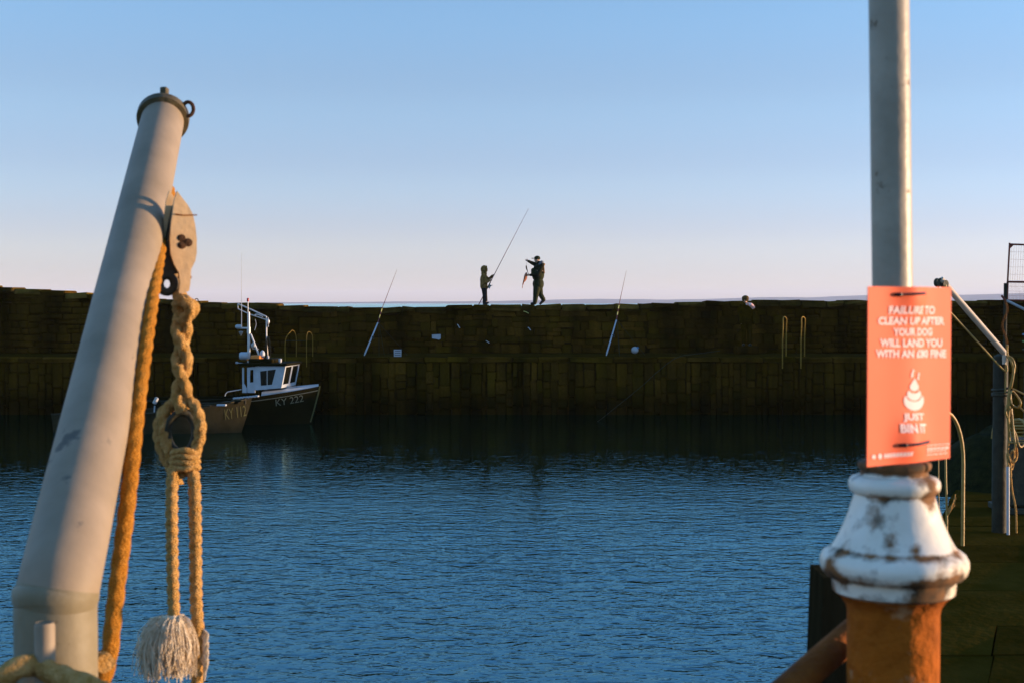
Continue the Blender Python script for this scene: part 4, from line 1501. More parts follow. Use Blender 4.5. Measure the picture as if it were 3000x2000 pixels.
for px, py, r in ((820, 1055, .05), (785, 1045, .035)):
    m = MB(); c = r_(px, py)
    m.lathe([(r * .6, -r * 1.6), (r * .8, -r), (r, -r * .9), (r, r * .7), (r * .7, r)], c, 14)
    m.cyl(Vector((c.x, c.y, zr + .06)), c, .014, n=8)
    m.build('deck_lamp', M_WBOAT, bt, local=True)
m = MB(); c = r_(693, 1062); m.ball(c, (.05, .05, .035), 10); m.cyl(c, (q(702, 1070)[0] + .1, ym, zr + .05), .012, n=6); m.build('stern_lamp', M_WBOAT, bt, local=True)
# mast
ma, mb = r_(729, 1060), r_(729, 914)
m = MB(); m.tube([Vector((ma.x, ym, zr + .06)), Vector((ma.x, ym, mb.z))], [.045, .038], 14); m.build('mast', M_ALU, bt, local=True)
m = MB(); c = r_(727, 880); m.cyl(Vector((c.x, ym, mb.z - .05)), c, .012, n=8); m.build('light_pole', M_ALU, bt, local=True)
m = MB(); m.lathe([(.03, -.04), (.035, -.03), (.035, .05), (.025, .065)], c, 14); m.build('red_lamp', M_RED, bt, local=True)
m = MB(); m.cbox((r_(710, 960).x, ym, r_(710, 961).z), (.36, .05, .05), .01); m.cyl(r_(729, 958), r_(729, 976), .055, n=12); m.build('cross_arm', M_ALU, bt, local=True)
m = MB(); c = r_(699, 957); m.lathe([(.07, -.05), (.10, -.03), (.10, .03), (.06, .06)], c, 18); m.build('radar_dome', M_WBOAT, bt, local=True)
m = MB(); c = r_(706, 975); m.lathe([(.012, -.085), (.07, .03), (.02, .05)], c, 12); m.build('horn', M_STEEL, bt, local=True)
m = MB(); a = r_(708, 958); b = r_(709, 742); m.tube([a, a.lerp(b, .4), b], [.011, .008, .0035], 6); m.build('whip_aerial', M_ALU, bt, local=True)
m = MB(); m.cyl(r_(734, 978), r_(759, 1042), .028, n=10); m.build('mast_strut', M_ALU, bt, local=True)
m = MB(); m.cyl(r_(739, 1022), r_(757, 1022), .012, n=6); m.ball(r_(742, 1012), (.08, .06, .09), 10); m.build('mast_fitting', M_STEEL, bt, local=True)
yg = .25
m = MB()
m.tube([r_(697, 890, yg), r_(738, 908, yg), r_(781, 928, yg)], .021, 8)
m.tube([r_(697, 891, yg), r_(698, 905, yg), r_(733, 921, yg), r_(782, 937, yg)], .016, 8)
m.tube([r_(781, 928, yg), r_(781, 985, yg), r_(784, 1062, yg)], .020, 8)
m.ball(r_(785, 942, yg), (.05, .04, .09), 10)
m.tube([r_(786, 930, yg), r_(786, 958, yg)], .010, 6)
m.build('gantry', M_ALU, bt, local=True)
m = MB()
for k in range(7):
    m.tube(spline([r_(779 + k * 1.6, 985, yg), r_(778 + k * 2.2 + random.uniform(-3, 3), 1010, yg - .05), r_(776 + k * 2.6, 1050, yg)], 4), .008, 5)
m.build('hanging_gear', M_ZINC, bt, local=True)
m = MB(); m.tube(spline([r_(748, 935, yg), r_(750, 950, yg), r_(746, 968, yg)], 4), .007, 5); m.tube(spline([r_(745, 925, yg), r_(753, 921, yg), r_(770, 928, yg)], 4), .02, 6); m.build('gantry_block', M_ALU, bt, local=True)
# stern rail
m = MB(); m.tube([bp_(658, 1160, -1.0), bp_(660, 1153, -1.0), bp_(666, 1147, -1.0), bp_(706, 1140, -.9)], .013, 6); m.build('stern_rail', M_ALU, bt, local=True)
hull_text(hA, 'KY 222', lx(803, -.7), lx(884, -.4), -.16, .20, bt, M_LETTER)
m = MB()
pts = []
for i in range(10):
    z = .05 + (hA.s1 - .05) * i / 9
    pts.append(Vector((hA.xs(z) + .012, 0, z)))
m.tube(pts, .022, 6); m.build('stem_band', M_LETTERD, bt, local=True)

# grey boat in front
hB = Hull(5.5, 2.1, .52, .95, .42)
phi = radians(-9)
bw = P(738, 1168, 39.6)
stern = Vector((bw.x - 5.5 * cos(phi), bw.y - 5.5 * sin(phi), 0))
gb = empty('open_boat', stern, 'grey open boat lying in front of the dark fishing boat', 'boat', rz=phi)
m = MB(); hB.mesh(m); m.build('hull', M_HULLG, gb, local=True)
m = MB()
pl = hB.rail(-1, -.16, -.05); pr = hB.rail(1, -.16, -.05)
m.add(pl + pr, [(i, len(pl) + i, len(pl) + i + 1, i + 1) for i in range(len(pl) - 1)])
m.build('deck', M_HULLD, gb, local=True)
for sd in (-1, 1):
    m = MB(); m.tube(hB.rail(sd, .0, 0, 0, .99), .024, 6); m.build('gunwale', M_ZINC, gb, local=True)
m = MB()
for i in range(7):
    x = 3.55 + i * .28
    z = hB.sheer(x) + .04
    m.cbox((x, -.35, z), (.30, .9 - i * .09, .03), .008)
m.build('bow_cover', M_HULLG, gb, local=True)
m = MB(); m.cbox(bp_(648, 1186, -.7), (.26, .12, .05), .01); m.build('painted_plank', M_WBOAT, gb, local=True)
for s_ in (0, 1):
    m = MB(); m.cyl(bp_(470, 1176 + 6 * s_, -.2 - .3 * s_), bp_(655, 1184 - 4 * s_, -.3 - .3 * s_), .02, n=8); m.build('oar', M_ZINC, gb, local=True)
m = MB(); m.tube([bp_(717, 1165, -.2), bp_(717, 1182, -.2)], .035, 8); m.build('bow_post', M_ZINC, gb, local=True)
m = MB()
c = bp_(454, 1173, -.4)
tl = Matrix.Rotation(.5, 3, 'Y') @ Matrix.Rotation(-.35, 3, 'Z')
m.cbox(c, (.11, .09, .20), .02, tl)
m.build('floodlight', M_STEEL, gb, local=True)
m = MB(); m.cbox(c + tl @ Vector((.052, -.03, 0)), (.02, .075, .15), .004, tl); m.build('floodlight_face', M_WBOAT, gb, local=True)
m = MB(); m.cyl(bp_(451, 1188, -.4), bp_(449, 1216, -.4), .022, n=8); m.build('floodlight_post', M_WBOAT, gb, local=True)
hull_text(hB, 'KY 112', lx(640, -.8), lx(704, -.5), -.14, .30, gb, M_LETTERD)

# ------------------------------------------------------------------ things on the pier
RODS = [((1067, 1048), (1107, 945), (1119, 905), (1163, 790), 'left fishing rod on the pier deck with a pale blue butt, near the white crate'),
        ((1776, 1044), (1806, 937), (1813, 896), (1835, 793), 'right fishing rod on the pier deck with a pale blue butt, near the white buoy')]
for i, (a, b, c, d, lab) in enumerate(RODS):
    Y = 47.6
    foot = P(a[0], a[1], Y); foot.z = DECK
    r = empty('fishing_rod', foot, lab, 'fishing rod', 'fishing rods set up on the pier deck')
    f1 = P(*b, Y); f2 = P(*c, Y); f3 = P(*d, Y)
    m = MB(); m.tube([foot, foot.lerp(f1, .08), f1], [.014, .026, .021], 8); m.build('butt', M_RODB, r)
    m = MB(); m.tube([f1, f1.lerp(f2, .6), f2], [.015, .013, .012], 8); m.build('middle_section', M_ROD, r)
    m = MB()
    for t in (.35, .8): m.tube([f1.lerp(f2, t), f1.lerp(f2, t + .22)], .015, 8)
    m.build('whipping', M_RODY, r)
    m = MB(); m.tube([f2, f2.lerp(f3, .5), f3], [.012, .008, .004], 7); m.build('tip', M_ROD, r)
    m = MB(); g = foot.lerp(f1, .55); m.lathe([(.02, -.05), (.045, -.04), (.028, 0), (.045, .04), (.02, .05)], g + Vector((.05, -.05, 0)), 12); m.build('reel', M_BLOCKD, r)
    # rest
    t = empty('rod_rest', Vector((f1.x + .2, Y, DECK)), ('spindly tripod rod rest holding the rod near the white crate', 'spindly tripod rod rest holding the rod near the white buoy')[i], 'rod rest', 'rod rests on the pier deck')
    top = f1 + Vector((.03, .04, -.02))
    for (dx, dy) in ((.95, .1), (.12, .7), (.05, -.5)):
        m = MB(); e = Vector((top.x + dx, top.y + dy, DECK)); m.cyl(top, e, .0075, n=6); m.build('leg', M_ZINC, t)
    m = MB(); m.cbox(top, (.05, .07, .03), .006); m.build('cradle', M_BLOCKD, t)

# white slatted crate on the deck edge
c = P(1165, 1037, 46.5)
ck = empty('slatted_crate', (c.x, 46.5, DECK), 'small white slatted crate on the pier deck beside the left rod', 'crate')
m = MB(); m.cbox((c.x, 46.62, DECK + .12), (.22, .2, .22), .01); m.build('body', M_HULLD, ck)
for k in range(4):
    m = MB(); m.cbox((c.x + random.uniform(-.004, .004), 46.5, DECK + .030 + k * .062), (.245, .02, .045), .004); m.build('slat', M_WBOAT, ck)
for sx in (-1, 1):
    m = MB(); m.cbox((c.x + sx * .11, 46.485, DECK + .122), (.03, .014, .24), .003); m.build('upright', M_WBOAT, ck)

# notice plate on the sea wall
c = P(1278, 985, 49.86)
nb = empty('notice_plate', c, 'white notice plate fixed on the dark sea wall between crate and people', 'sign')
m = MB()
m.prism([P(x, y, 49.82) for x, y in ((1265, 980), (1291, 979), (1291, 992), (1286, 995), (1278, 993), (1266, 991))], (0, .012, 0))
ob = m.build('plate', M_WBOAT, nb, smooth=0); fix_normals(ob)
m = MB()
for sx in (-.1, .1): m.cyl((c.x + sx, 49.82, c.z), (c.x + sx, 50.2, c.z), .008, n=6)
m.build('bolts', M_STEEL, nb)

# buoy
c = P(1860, 1021, 49.3)
by = empty('mooring_buoy', (c.x, 49.3, DECK), 'round white buoy lying on the pier deck', 'buoy')
m = MB(); m.ball((c.x, 49.3, DECK + .125), (.125, .125, .122), 18); m.build('float', M_WBOAT, by)
m = MB(); m.lathe([(.03, 0), (.035, .02), (.03, .05)], (c.x + .08, 49.24, DECK + .19), 10, Matrix.Rotation(.8, 3, 'Y')); m.build('eye', M_BLUEP, by)

# far ladders: handrail hoops over the deck edge
fl = empty('pier_ladder', P(2328, 1040, 46.0), 'pair of tall narrow hooped handrails of the ladder at the right of the pier', 'ladder')
for px in (2297, 2351):
    a, b = P(px - 4.5, 1043, 45.75), P(px + 6, 1043, 46.5)
    top = P(px, 928, 46.1).z
    pts = [Vector((a.x, 45.75, DECK - .35)), Vector((a.x, 45.75, top - .75)), Vector((a.x + .03, 45.82, top - .30)), Vector((a.x + .055, 45.95, top - .06)), Vector(((a.x + b.x) / 2, 46.1, top)), Vector((b.x - .03, 46.3, top - .08)), Vector((b.x - .01, 46.42, top - .30)), Vector((b.x, 46.5, top - .75)), Vector((b.x, 46.5, DECK))]
    m = MB(); m.tube(spline(pts, 5), .019, 8); m.build('handrail', M_HANDF, fl)
f2 = empty('bent_ladder', P(872, 1040, 46.2), 'bent iron ladder handrails on the pier deck near the boats', 'ladder')
for (x0, xm, x1, yt) in ((836, 858, 868, 968), (898, 907, 916, 972)):
    pts = [Vector((P(x0, 1000, 45.8).x, 45.8, DECK - .3)), P(x0, 998, 45.8), P(xm - 6, yt + 3, 46.1), P(xm, yt, 46.2), P(xm + 6, yt + 6, 46.35), P(x1, 992, 46.5), Vector((P(x1, 1040, 46.6).x, 46.6, DECK))]
    m = MB(); m.tube(spline(pts, 5), .012, 8); m.build('handrail', M_HANDF, f2)
m = MB(); m.cyl(P(836, 998, 45.8), P(898, 998, 45.8), .014, n=6); m.build('rung', M_ZINC, f2)

# mooring line slung along the pier
pts = [P(2110, 1027, 46.3), P(2050, 1035, 46.1), P(1985, 1046, 45.8), P(1930, 1085, 45.2), P(1880, 1130, 44.6), P(1800, 1195, 43.8), P(1740, 1240, 43.2), P(1690, 1262, 42.6)]
pts[-1].z = -.1
cord('slack_line', pts, .010, M_ZINC, 'thin pale line slanting from the pier edge down to the water')
# iron ring on the wall top
c = P(576, 880, WY + .2)
m = MB(); m.tube([c + Vector((.055 * cos(a), 0, .055 * sin(a))) for a in [2 * pi * j / 18 for j in range(18)]], .016, 8, closed=True)
m.cyl(c + Vector((0, 0, -.05)), Vector((c.x, c.y, wall_top(c.x) - .08)), .018, n=8)
tag(m.build('mooring_ring', M_RUSTD, loc=c), 'small iron ring standing on the sea wall above the boats', 'ring')
# scraps
for (x0, y0, x1, y1, lab, matl) in ((1340, 950, 1346, 960, 'thin pale stick wedged in the sea wall below the child', M_RODB), (1547, 959, 1554, 967, 'thin pale stick wedged in the sea wall below the man', M_RODB),
                              (1534, 912, 1548, 918, 'pale scrap of line hanging over the wall top below the man', M_RODY), (1424, 998, 1432, 1004, 'thin pale stick low on the sea wall right of the notice plate', M_RODB)):
    a, b = P(x0, y0, 49.80), P(x1, y1, 49.74)
    m = MB(); m.tube([a, a.lerp(b, .5) + Vector((0, -.01, .015)), b, b + Vector((.01, .35, 0))], .012, 6)
    tag(m.build('wedged_stick' if 'stick' in lab else 'line_scrap', matl, loc=b), lab, 'stick' if 'stick' in lab else 'scrap')

# ------------------------------------------------------------------ people
def blob(name, prims, matl, parent, vox=.012, smooth_it=3):
    m = MB()
    for p in prims:
        if p[0] == 'c': m.capsule(p[1], p[2], p[3], p[4] if len(p) > 4 else None, 12)
        elif p[0] == 'e': m.ball(p[1], p[2], 16, p[3] if len(p) > 3 else None)
        elif p[0] == 'b': m.cbox(p[1], p[2], p[3])
    o = m.build(name, matl, parent, smooth=0)
    md = o.modifiers.new('r', 'REMESH'); md.mode = 'VOXEL'; md.voxel_size = vox
    ms = o.modifiers.new('s', 'SMOOTH'); ms.iterations = smooth_it; ms.factor = .5
    bpy.context.view_layer.update()
    dg = bpy.context.evaluated_depsgraph_get()
    me = bpy.data.meshes.new_from_object(o.evaluated_get(dg))
    o.modifiers.clear()
    old = o.data
    o.data = me
    bpy.data.meshes.remove(old)
    me.polygons.foreach_set('use_smooth', [True] * len(me.polygons))
    if not me.materials: me.materials.append(matl)
    return o

def hand(c, fwd, side, s=1.0, curl=.6):
    """palm plus five separate bent fingers; fwd: along the fingers, side: towards the thumb"""
    fwd, side = Vector(fwd).normalized(), Vector(side).normalized()
    dn = fwd.cross(side).normalized()
    c = Vector(c)
    pr = [('c', c, c + fwd * .055 * s, .026 * s, .030 * s), ('c', c + side * .018 * s, c + fwd * .06 * s + side * .02 * s, .017 * s, .016 * s), ('c', c - side * .018 * s, c + fwd * .055 * s - side * .02 * s, .017 * s, .015 * s)]
    for k, ln in enumerate((.066, .075, .070, .055)):
        b = c + fwd * .065 * s + side * (.027 - .018 * k) * s
        k1 = b + (fwd * cos(curl * .5) + dn * sin(curl * .5)) * ln * .45 * s
        k2 = k1 + (fwd * cos(curl * 1.6) + dn * sin(curl * 1.6)) * ln * .32 * s
        k3 = k2 + (fwd * cos(curl * 2.6) + dn * sin(curl * 2.6)) * ln * .28 * s
        pr += [('c', b, k1, .0095 * s, .009 * s), ('c', k1, k2, .009 * s, .0085 * s), ('c', k2, k3, .0085 * s, .0075 * s)]
    t0 = c + fwd * .012 * s + side * .03 * s
    t1 = t0 + (fwd * .5 + side * .7 + dn * .4).normalized() * .035 * s
    t2 = t1 + (fwd * .8 + side * .1 + dn * .5).normalized() * .030 * s
    pr += [('c', t0, t1, .011 * s, .010 * s), ('c', t1, t2, .010 * s, .0085 * s)]
    return pr

def head(c, fwd, s=1.0):
    fwd = Vector(fwd).normalized()
    up = Vector((0, 0, 1)); sd = fwd.cross(up).normalized()
    Mx = Matrix((fwd, -sd, up)).transposed()
    c = Vector(c)
    pr = [('e', c, (.098 * s, .076 * s, .118 * s), Mx), ('e', c + fwd * .035 * s - up * .055 * s, (.058 * s, .055 * s, .062 * s), Mx),
          ('c', c + fwd * .092 * s + up * .012 * s, c + fwd * .112 * s - up * .022 * s, .010 * s, .015 * s),
          ('c', c + fwd * .086 * s - up * .062 * s + sd * .018 * s, c + fwd * .086 * s - up * .062 * s - sd * .018 * s, .009 * s),
          ('c', c + fwd * .084 * s + up * .024 * s + sd * .045 * s, c + fwd * .084 * s + up * .024 * s - sd * .045 * s, .011 * s)]
    for k in (-1, 1):
        pr += [('e', c - fwd * .005 * s + sd * .078 * s * k - up * .005 * s, (.022 * s, .012 * s, .034 * s), Mx)]
    return pr

PY_ = 50.62
def pp(px, py, dy=0.0): return P(px, py, PY_ + dy)
ztop = lambda px: wall_top(P(px, 890, PY_).x)

# man walking to the left
feet = pp(1572, 893); feet.z = ztop(1572)
man = empty('person', feet, 'man in cap and dark chest waders walking along the wall holding bait rig', 'person')
hc = pp(1573.5, 760.5)
body = head(hc, (-1, -.15, -.12), .96)
body += [('c', pp(1576, 766), pp(1579, 778), .058, .075), ('e', pp(1578, 800), (.19, .21, .30)), ('e', pp(1576, 834), (.15, .16, .18)),
         ('c', pp(1574, 840, -.09), pp(1570.5, 864, -.09), .085, .06), ('c', pp(1570.5, 864, -.09), pp(1568, 887, -.09), .055, .04),
         ('c', pp(1578, 840, .09), pp(1583, 863, .09), .08, .055), ('c', pp(1583, 863, .09), pp(1592, 879, .09), .05, .04),
         ('c', pp(1570, 776, .16), pp(1558, 770.5, .26), .062, .052), ('c', pp(1558, 770.5, .26), pp(1547.5, 765, .20), .048, .036),
         ('c', pp(1588, 779, -.17), pp(1577, 805, -.27), .066, .054), ('c', pp(1577, 805, -.27), pp(1552, 806, -.24), .050, .036)]
body += hand(pp(1547, 764.6, .20), (-1, 0, .25), (0, -.3, 1), .95, .9)
body += hand(pp(1551, 806, -.24), (-1, 0, -.05), (0, -.2, 1), .95, .8)
blob('body', body, M_SKIN, man, .0075, 2)
jk = [('e', pp(1579, 786), (.20, .23, .16)), ('c', pp(1570, 776, .16), pp(1558, 770.5, .26), .080, .066), ('c', pp(1558, 770.5, .26), pp(1548.5, 765.6, .205), .062, .050),
      ('c', pp(1588, 779, -.17), pp(1577, 805, -.27), .084, .068), ('c', pp(1577, 805, -.27), pp(1554, 806, -.245), .064, .048), ('c', pp(1578, 771), pp(1580, 785), .085, .16)]
blob('jacket', jk, M_JACKET, man, .013)
wd = [('e', pp(1576.5, 805), (.225, .235, .27)), ('e', pp(1577, 832), (.205, .225, .24)), ('b', pp(1567, 797, 0), (.27, .34, .28), .05),
      ('c', pp(1573, 842, -.09), pp(1570, 864, -.09), .135, .105), ('c', pp(1570, 864, -.09), pp(1567.5, 884, -.09), .100, .082),
      ('c', pp(1579, 840, .09), pp(1583, 862, .09), .135, .100), ('c', pp(1583, 862, .09), pp(1591.5, 877, .09), .095, .078)]
blob('waders', wd, M_WADER, man, .013)
sole = feet.z
b1 = pp(1567, 888, -.09); b1.z = sole + .06
t1 = pp(1557.5, 890, -.09); t1.z = sole + .045
bt_ = [('c', b1, t1, .060, .045), ('c', b1, b1 + Vector((.02, 0, .07)), .062, .075)]
blob('boot', bt_, M_BOOT, man, .010)
b2 = pp(1593.5, 879, .09); t2 = pp(1583, 888.5, .09); t2.z = sole + .042
blob('boot', [('c', b2, t2, .062, .044), ('c', b2, pp(1591.5, 874, .09), .062, .07)], M_BOOT, man, .010)
cap = [('e', hc + Vector((.006, 0, .045)), (.112, .094, .088)), ('b', hc + Vector((-.135, -.018, .040)), (.14, .15, .024), .008)]
blob('cap', cap, M_WADER, man, .008, 1)
blob('hood', [('e', pp(1587, 769, -.02), (.075, .13, .065)), ('c', pp(1582, 774, -.1), pp(1582, 774, .1), .06)], M_HOODG, man, .012)
blob('pack_strap', [('c', pp(1592, 774, -.13), pp(1594, 800, -.14), .030), ('e', pp(1593, 775, -.1), (.05, .09, .05))], M_CAMO, man, .010)

br = empty('bait_rig', pp(1545, 806, -.26), 'orange trailing bait rig held in the hand of the man', 'bait')
m = MB()
m.tube(spline([pp(1543, 799, -.27), pp(1540, 806, -.28), pp(1537.5, 816, -.28), pp(1534, 826, -.28), pp(1531.5, 836, -.28), pp(1530, 845, -.28)], 5), [.02 + .028 * math.exp(-((i - 7) / 6) ** 2) * 1.0 if i < 20 else .010 for i in range(26)], 9, jit=.12)
m.build('squid_tail', M_BAIT, br)
m = MB()
for k in range(7):
    m.tube(spline([pp(1542 + k * .5, 806, -.28), pp(1538 + k * .8, 818, -.29 + .01 * k), pp(1533.5 + k * .9, 830 - k, -.28)], 4), .006, 5)
m.build('streamers', M_BAIT, br)
m = MB()
m.tube(spline([pp(1541.5, 778, -.26), pp(1542.5, 786, -.26), pp(1545, 794, -.26), pp(1547.5, 803, -.25)], 4), [.012, .018, .022, .024, .024, .022, .020, .018, .014, .011, .008, .006, .006], 8)
m.build('lure_body', M_RUSTD, br)
m = MB(); m.tube([pp(1545.5, 765.2, .18), pp(1542, 772, 0), pp(1541.5, 778, -.26)], .003, 4); m.build('trace', M_BLOCKD, br)

# child with the long rod
feet = pp(1420, 893); feet.z = ztop(1420)
kid = empty('person', feet, 'child in hooded camouflage jacket holding a long fishing rod on the wall', 'person')
hc = pp(1420.5, 790.5)
body = head(hc, (1, -.22, -.12), .90)
body += [('c', pp(1419.5, 797), pp(1418.5, 806), .048, .06), ('e', pp(1417.5, 823), (.105, .15, .23)),
         ('c', pp(1417, 842, -.07), pp(1419.5, 865, -.07), .075, .055), ('c', pp(1419.5, 865, -.07), pp(1418.5, 886, -.07), .052, .038),
         ('c', pp(1419, 842, .07), pp(1421.5, 864, .08), .075, .055), ('c', pp(1421.5, 864, .08), pp(1424, 884, .10), .052, .038),
         ('c', pp(1416, 808, -.13), pp(1423, 828, -.17), .050, .042), ('c', pp(1423, 828, -.17), pp(1435, 821.5, -.10), .040, .030),
         ('c', pp(1419, 808, .13), pp(1431, 820, .13), .050, .042), ('c', pp(1431, 820, .13), pp(1443, 808, .03), .040, .030)]
rb, rt = pp(1402, 893, -.05), pp(1548, 612, -.05)
rb.z = ztop(1402) + .0
body += hand(pp(1435.5, 821, -.10), (1, .5, .12), (-.4, -.1, 1), .78, 1.1)
body += hand(pp(1443.5, 807.5, .02), (1, -.4, .4), (-.4, 0, 1), .78, 1.1)
blob('body', body, M_SKIN, kid, .0065, 2)
jk = [('e', pp(1417.5, 820), (.138, .185, .22)), ('c', pp(1417.5, 820, -.04), pp(1417.5, 839, -.05), .128, .134), ('c', pp(1417.5, 820, .04), pp(1417.5, 839, .05), .128, .134),
      ('c', pp(1417, 808, -.11), pp(1423, 828, -.17), .076, .066), ('c', pp(1423, 828, -.17), pp(1433.5, 822, -.11), .062, .046),
      ('c', pp(1419, 808, .11), pp(1431, 820, .13), .076, .064), ('c', pp(1431, 820, .13), pp(1442, 809, .035), .060, .046)]
blob('jacket', jk, M_CAMO, kid, .011)
up = Vector((0, 0, 1))
hd = [('e', hc + Vector((-.026, .01, .012)), (.128, .125, .148)), ('c', hc + Vector((.025, -.03, .105)), hc + Vector((-.02, .06, .105)), .04), ('c', hc + Vector((-.03, 0, -.09)), hc + Vector((-.03, 0, -.15)), .10, .105),
      ('c', hc + Vector((.045, .075, .09)), hc + Vector((.035, .075, -.09)), .028), ('c', hc + Vector((.02, -.10, .09)), hc + Vector((.0, -.10, -.09)), .030), ('c', hc + Vector((.055, -.05, .115)), hc + Vector((.055, .06, .115)), .030), ('c', hc + Vector((.03, -.05, -.125)), hc + Vector((.03, .05, -.125)), .04)]
blob('hood', hd, M_CAMO, kid, .010, 2)
tr = [('e', pp(1418, 842), (.115, .15, .10)), ('c', pp(1417.5, 842, -.07), pp(1419.5, 864, -.07), .098, .075), ('c', pp(1419.5, 864, -.07), pp(1419, 884, -.07), .074, .066),
      ('c', pp(1419, 842, .07), pp(1421.5, 863, .08), .098, .075), ('c', pp(1421.5, 863, .08), pp(1423.5, 880, .10), .074, .062)]
blob('trousers', tr, M_CLOTHD, kid, .011)
sole = feet.z
b1 = pp(1418, 889, -.07); b1.z = sole + .05
blob('boot', [('c', b1, b1 + Vector((.10, -.02, -.012)), .048, .036), ('c', b1, b1 + Vector((0, 0, .05)), .05)], M_BOOT, kid, .009)
b2 = pp(1423, 886, .11); b2.z = sole + .06
blob('boot', [('c', b2, b2 + Vector((.085, -.01, .020)), .048, .036), ('c', b2, b2 + Vector((0, 0, .05)), .05)], M_BOOT, kid, .009)

rd = empty('fishing_rod', rb, 'long dark red fishing rod held upright at a slant by the child', 'fishing rod')
m = MB()
m.tube([rb.lerp(rt, i / 20) for i in range(21)], [.0165 - .0125 * (i / 20) for i in range(21)], 9)
m.build('blank', M_ROD, rd)
m = MB(); g0, g1 = rb.lerp(rt, .13), rb.lerp(rt, .24); m.cyl(g0, g1, .021, n=10); m.build('grip', M_BLOCKD, rd)
c = pp(1434.5, 840, -.05)
m = MB(); m.lathe([(.03, -.07), (.055, -.06), (.035, -.045), (.035, .045), (.055, .06), (.03, .07)], c, 14, Matrix.Rotation(.52, 3, 'Y')); m.build('reel', M_STEEL, rd)
m = MB(); m.cyl(rb.lerp(rt, .19), c, .012, n=6); m.cyl(c, pp(1441, 836, -.1), .008, n=6); m.ball(pp(1441.5, 836, -.1), .018, 8); m.build('reel_arm', M_STEEL, rd)
m = MB()
for t in (.35, .5, .63, .75, .86, .95, 1.0):
    p = rb.lerp(rt, t); m.tube([p + Vector((.018 + .015 * cos(a), .015 * sin(a), -.005)) for a in [2 * pi * j / 8 for j in range(8)]], .0025, 4, closed=True)
m.build('line_guides', M_STEEL, rd)

# third person standing on the deck against the wall
sx = P(2187, 1000, 49.2).x
stp = MB()
stp.cbox((sx, 49.3, DECK + .13), (.8, .7, .27), .03)
tag(stp.build('step_stone', M_STONE[2], smooth=0, loc=(sx, 49.3, DECK)), 'block of stone set as a step against the sea wall', 'step')
zf = DECK + .265
def tp3(dx, dy, z): return Vector((sx + dx, 49.2 + dy, zf + z))
p3 = empty('person', (sx, 49.2, zf), 'person in dark clothes and brown hat whose head just tops the sea wall', 'person')
hgt = P(2183, 868, 49.2).z - zf
hs = hgt / 1.72
hc = tp3(-.045, 0, 1.605 * hs)
body = head(hc, (-.5, -1, -.1), .95)
body += [('c', tp3(-.03, .01, 1.5 * hs), tp3(0, 0, 1.38 * hs), .055, .07), ('e', tp3(0, 0, 1.2 * hs), (.20, .13, .28)), ('e', tp3(0, 0, .92 * hs), (.17, .13, .16))]
for k in (-1, 1):
    body += [('c', tp3(.09 * k, 0, .9 * hs), tp3(.10 * k, -.03, .48 * hs), .085, .06), ('c', tp3(.10 * k, -.03, .48 * hs), tp3(.10 * k, 0, .08), .058, .042), ('c', tp3(.10 * k, .02, .04), tp3(.12 * k, -.15, .035), .038, .032),
             ('c', tp3(.20 * k, 0, 1.38 * hs), tp3(.25 * k, -.02, 1.1 * hs), .055, .045), ('c', tp3(.25 * k, -.02, 1.1 * hs), tp3(.22 * k, -.12, .88 * hs), .042, .032)]
    body += hand(tp3(.22 * k, -.125, .87 * hs), (0, -.3, -1), (-k, -.3, 0), .9, .4)
blob('body', body, M_SKIN, p3, .0085, 2)
blob('coat', [('e', tp3(0, 0, 1.2 * hs), (.24, .17, .32)), ('e', tp3(0, 0, .93 * hs), (.21, .17, .24))] + [q_ for k in (-1, 1) for q_ in (('c', tp3(.20 * k, 0, 1.37 * hs), tp3(.25 * k, -.02, 1.1 * hs), .080, .068), ('c', tp3(.25 * k, -.02, 1.1 * hs), tp3(.22 * k, -.11, .91 * hs), .062, .05))], M_COATD, p3, .013)
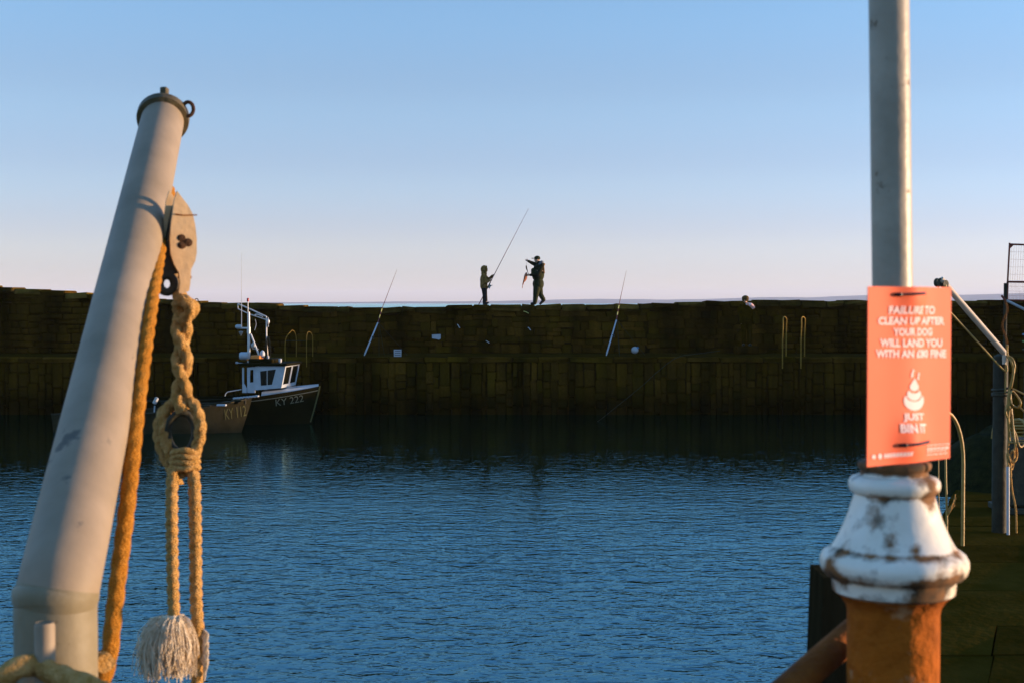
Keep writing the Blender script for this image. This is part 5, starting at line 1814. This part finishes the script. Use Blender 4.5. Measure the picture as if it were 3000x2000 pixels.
blob('trousers', [q_ for k in (-1, 1) for q_ in (('c', tp3(.09 * k, 0, .88 * hs), tp3(.10 * k, -.03, .48 * hs), .11, .085), ('c', tp3(.10 * k, -.03, .48 * hs), tp3(.10 * k, 0, .10), .082, .07))], M_COATD, p3, .013)
for k in (-1, 1):
    blob('glove', hand(tp3(.22 * k, -.125, .87 * hs), (0, -.3, -1), (-k, -.3, 0), 1.0, .4) + [('c', tp3(.22 * k, -.12, .90 * hs), tp3(.22 * k, -.145, .80 * hs), .048, .045)], M_COATD, p3, .009)
    blob('boot', [('c', tp3(.10 * k, .03, .055), tp3(.12 * k, -.15, .045), .053, .043)], M_BOOT, p3, .01)
blob('hat', [('e', hc + Vector((0, 0, .05)), (.125, .125, .095)), ('e', hc + Vector((0, .01, .0)), (.122, .12, .08))], M_HATB, p3, .009, 1)
blob('scarf', [('c', tp3(.12, -.09, 1.42 * hs), tp3(.20, -.05, 1.34 * hs), .075, .085), ('c', tp3(.0, -.09, 1.45 * hs), tp3(.12, -.09, 1.42 * hs), .055, .07)], M_HIVIS, p3, .011)

# ------------------------------------------------------------------ haze
USE_HAZE = True
if USE_HAZE:
    hz = MB()
    x0, x1, y0, y1, z0, z1 = -15500, 15500, -2500, 15500, -2.8, 130
    hz.add([(x0, y0, z0), (x1, y0, z0), (x1, y1, z0), (x0, y1, z0), (x0, y0, z1), (x1, y0, z1), (x1, y1, z1), (x0, y1, z1)],
           [(0, 3, 2, 1), (4, 5, 6, 7), (0, 1, 5, 4), (1, 2, 6, 5), (2, 3, 7, 6), (3, 0, 4, 7)])
    hm = bpy.data.materials.new('haze')
    hm.use_nodes = True
    nt = hm.node_tree
    nt.nodes.clear()
    ou = nt.nodes.new('ShaderNodeOutputMaterial')
    pv = nt.nodes.new('ShaderNodeVolumePrincipled')
    pv.inputs['Color'].default_value = (0.74, 0.82, 1.0, 1)
    pv.inputs['Density'].default_value = 0.00008
    pv.inputs['Anisotropy'].default_value = 0.0
    nt.links.new(pv.outputs[0], ou.inputs['Volume'])
    tag(hz.build('haze', hm, smooth=0), 'thin sea haze', kind='stuff')
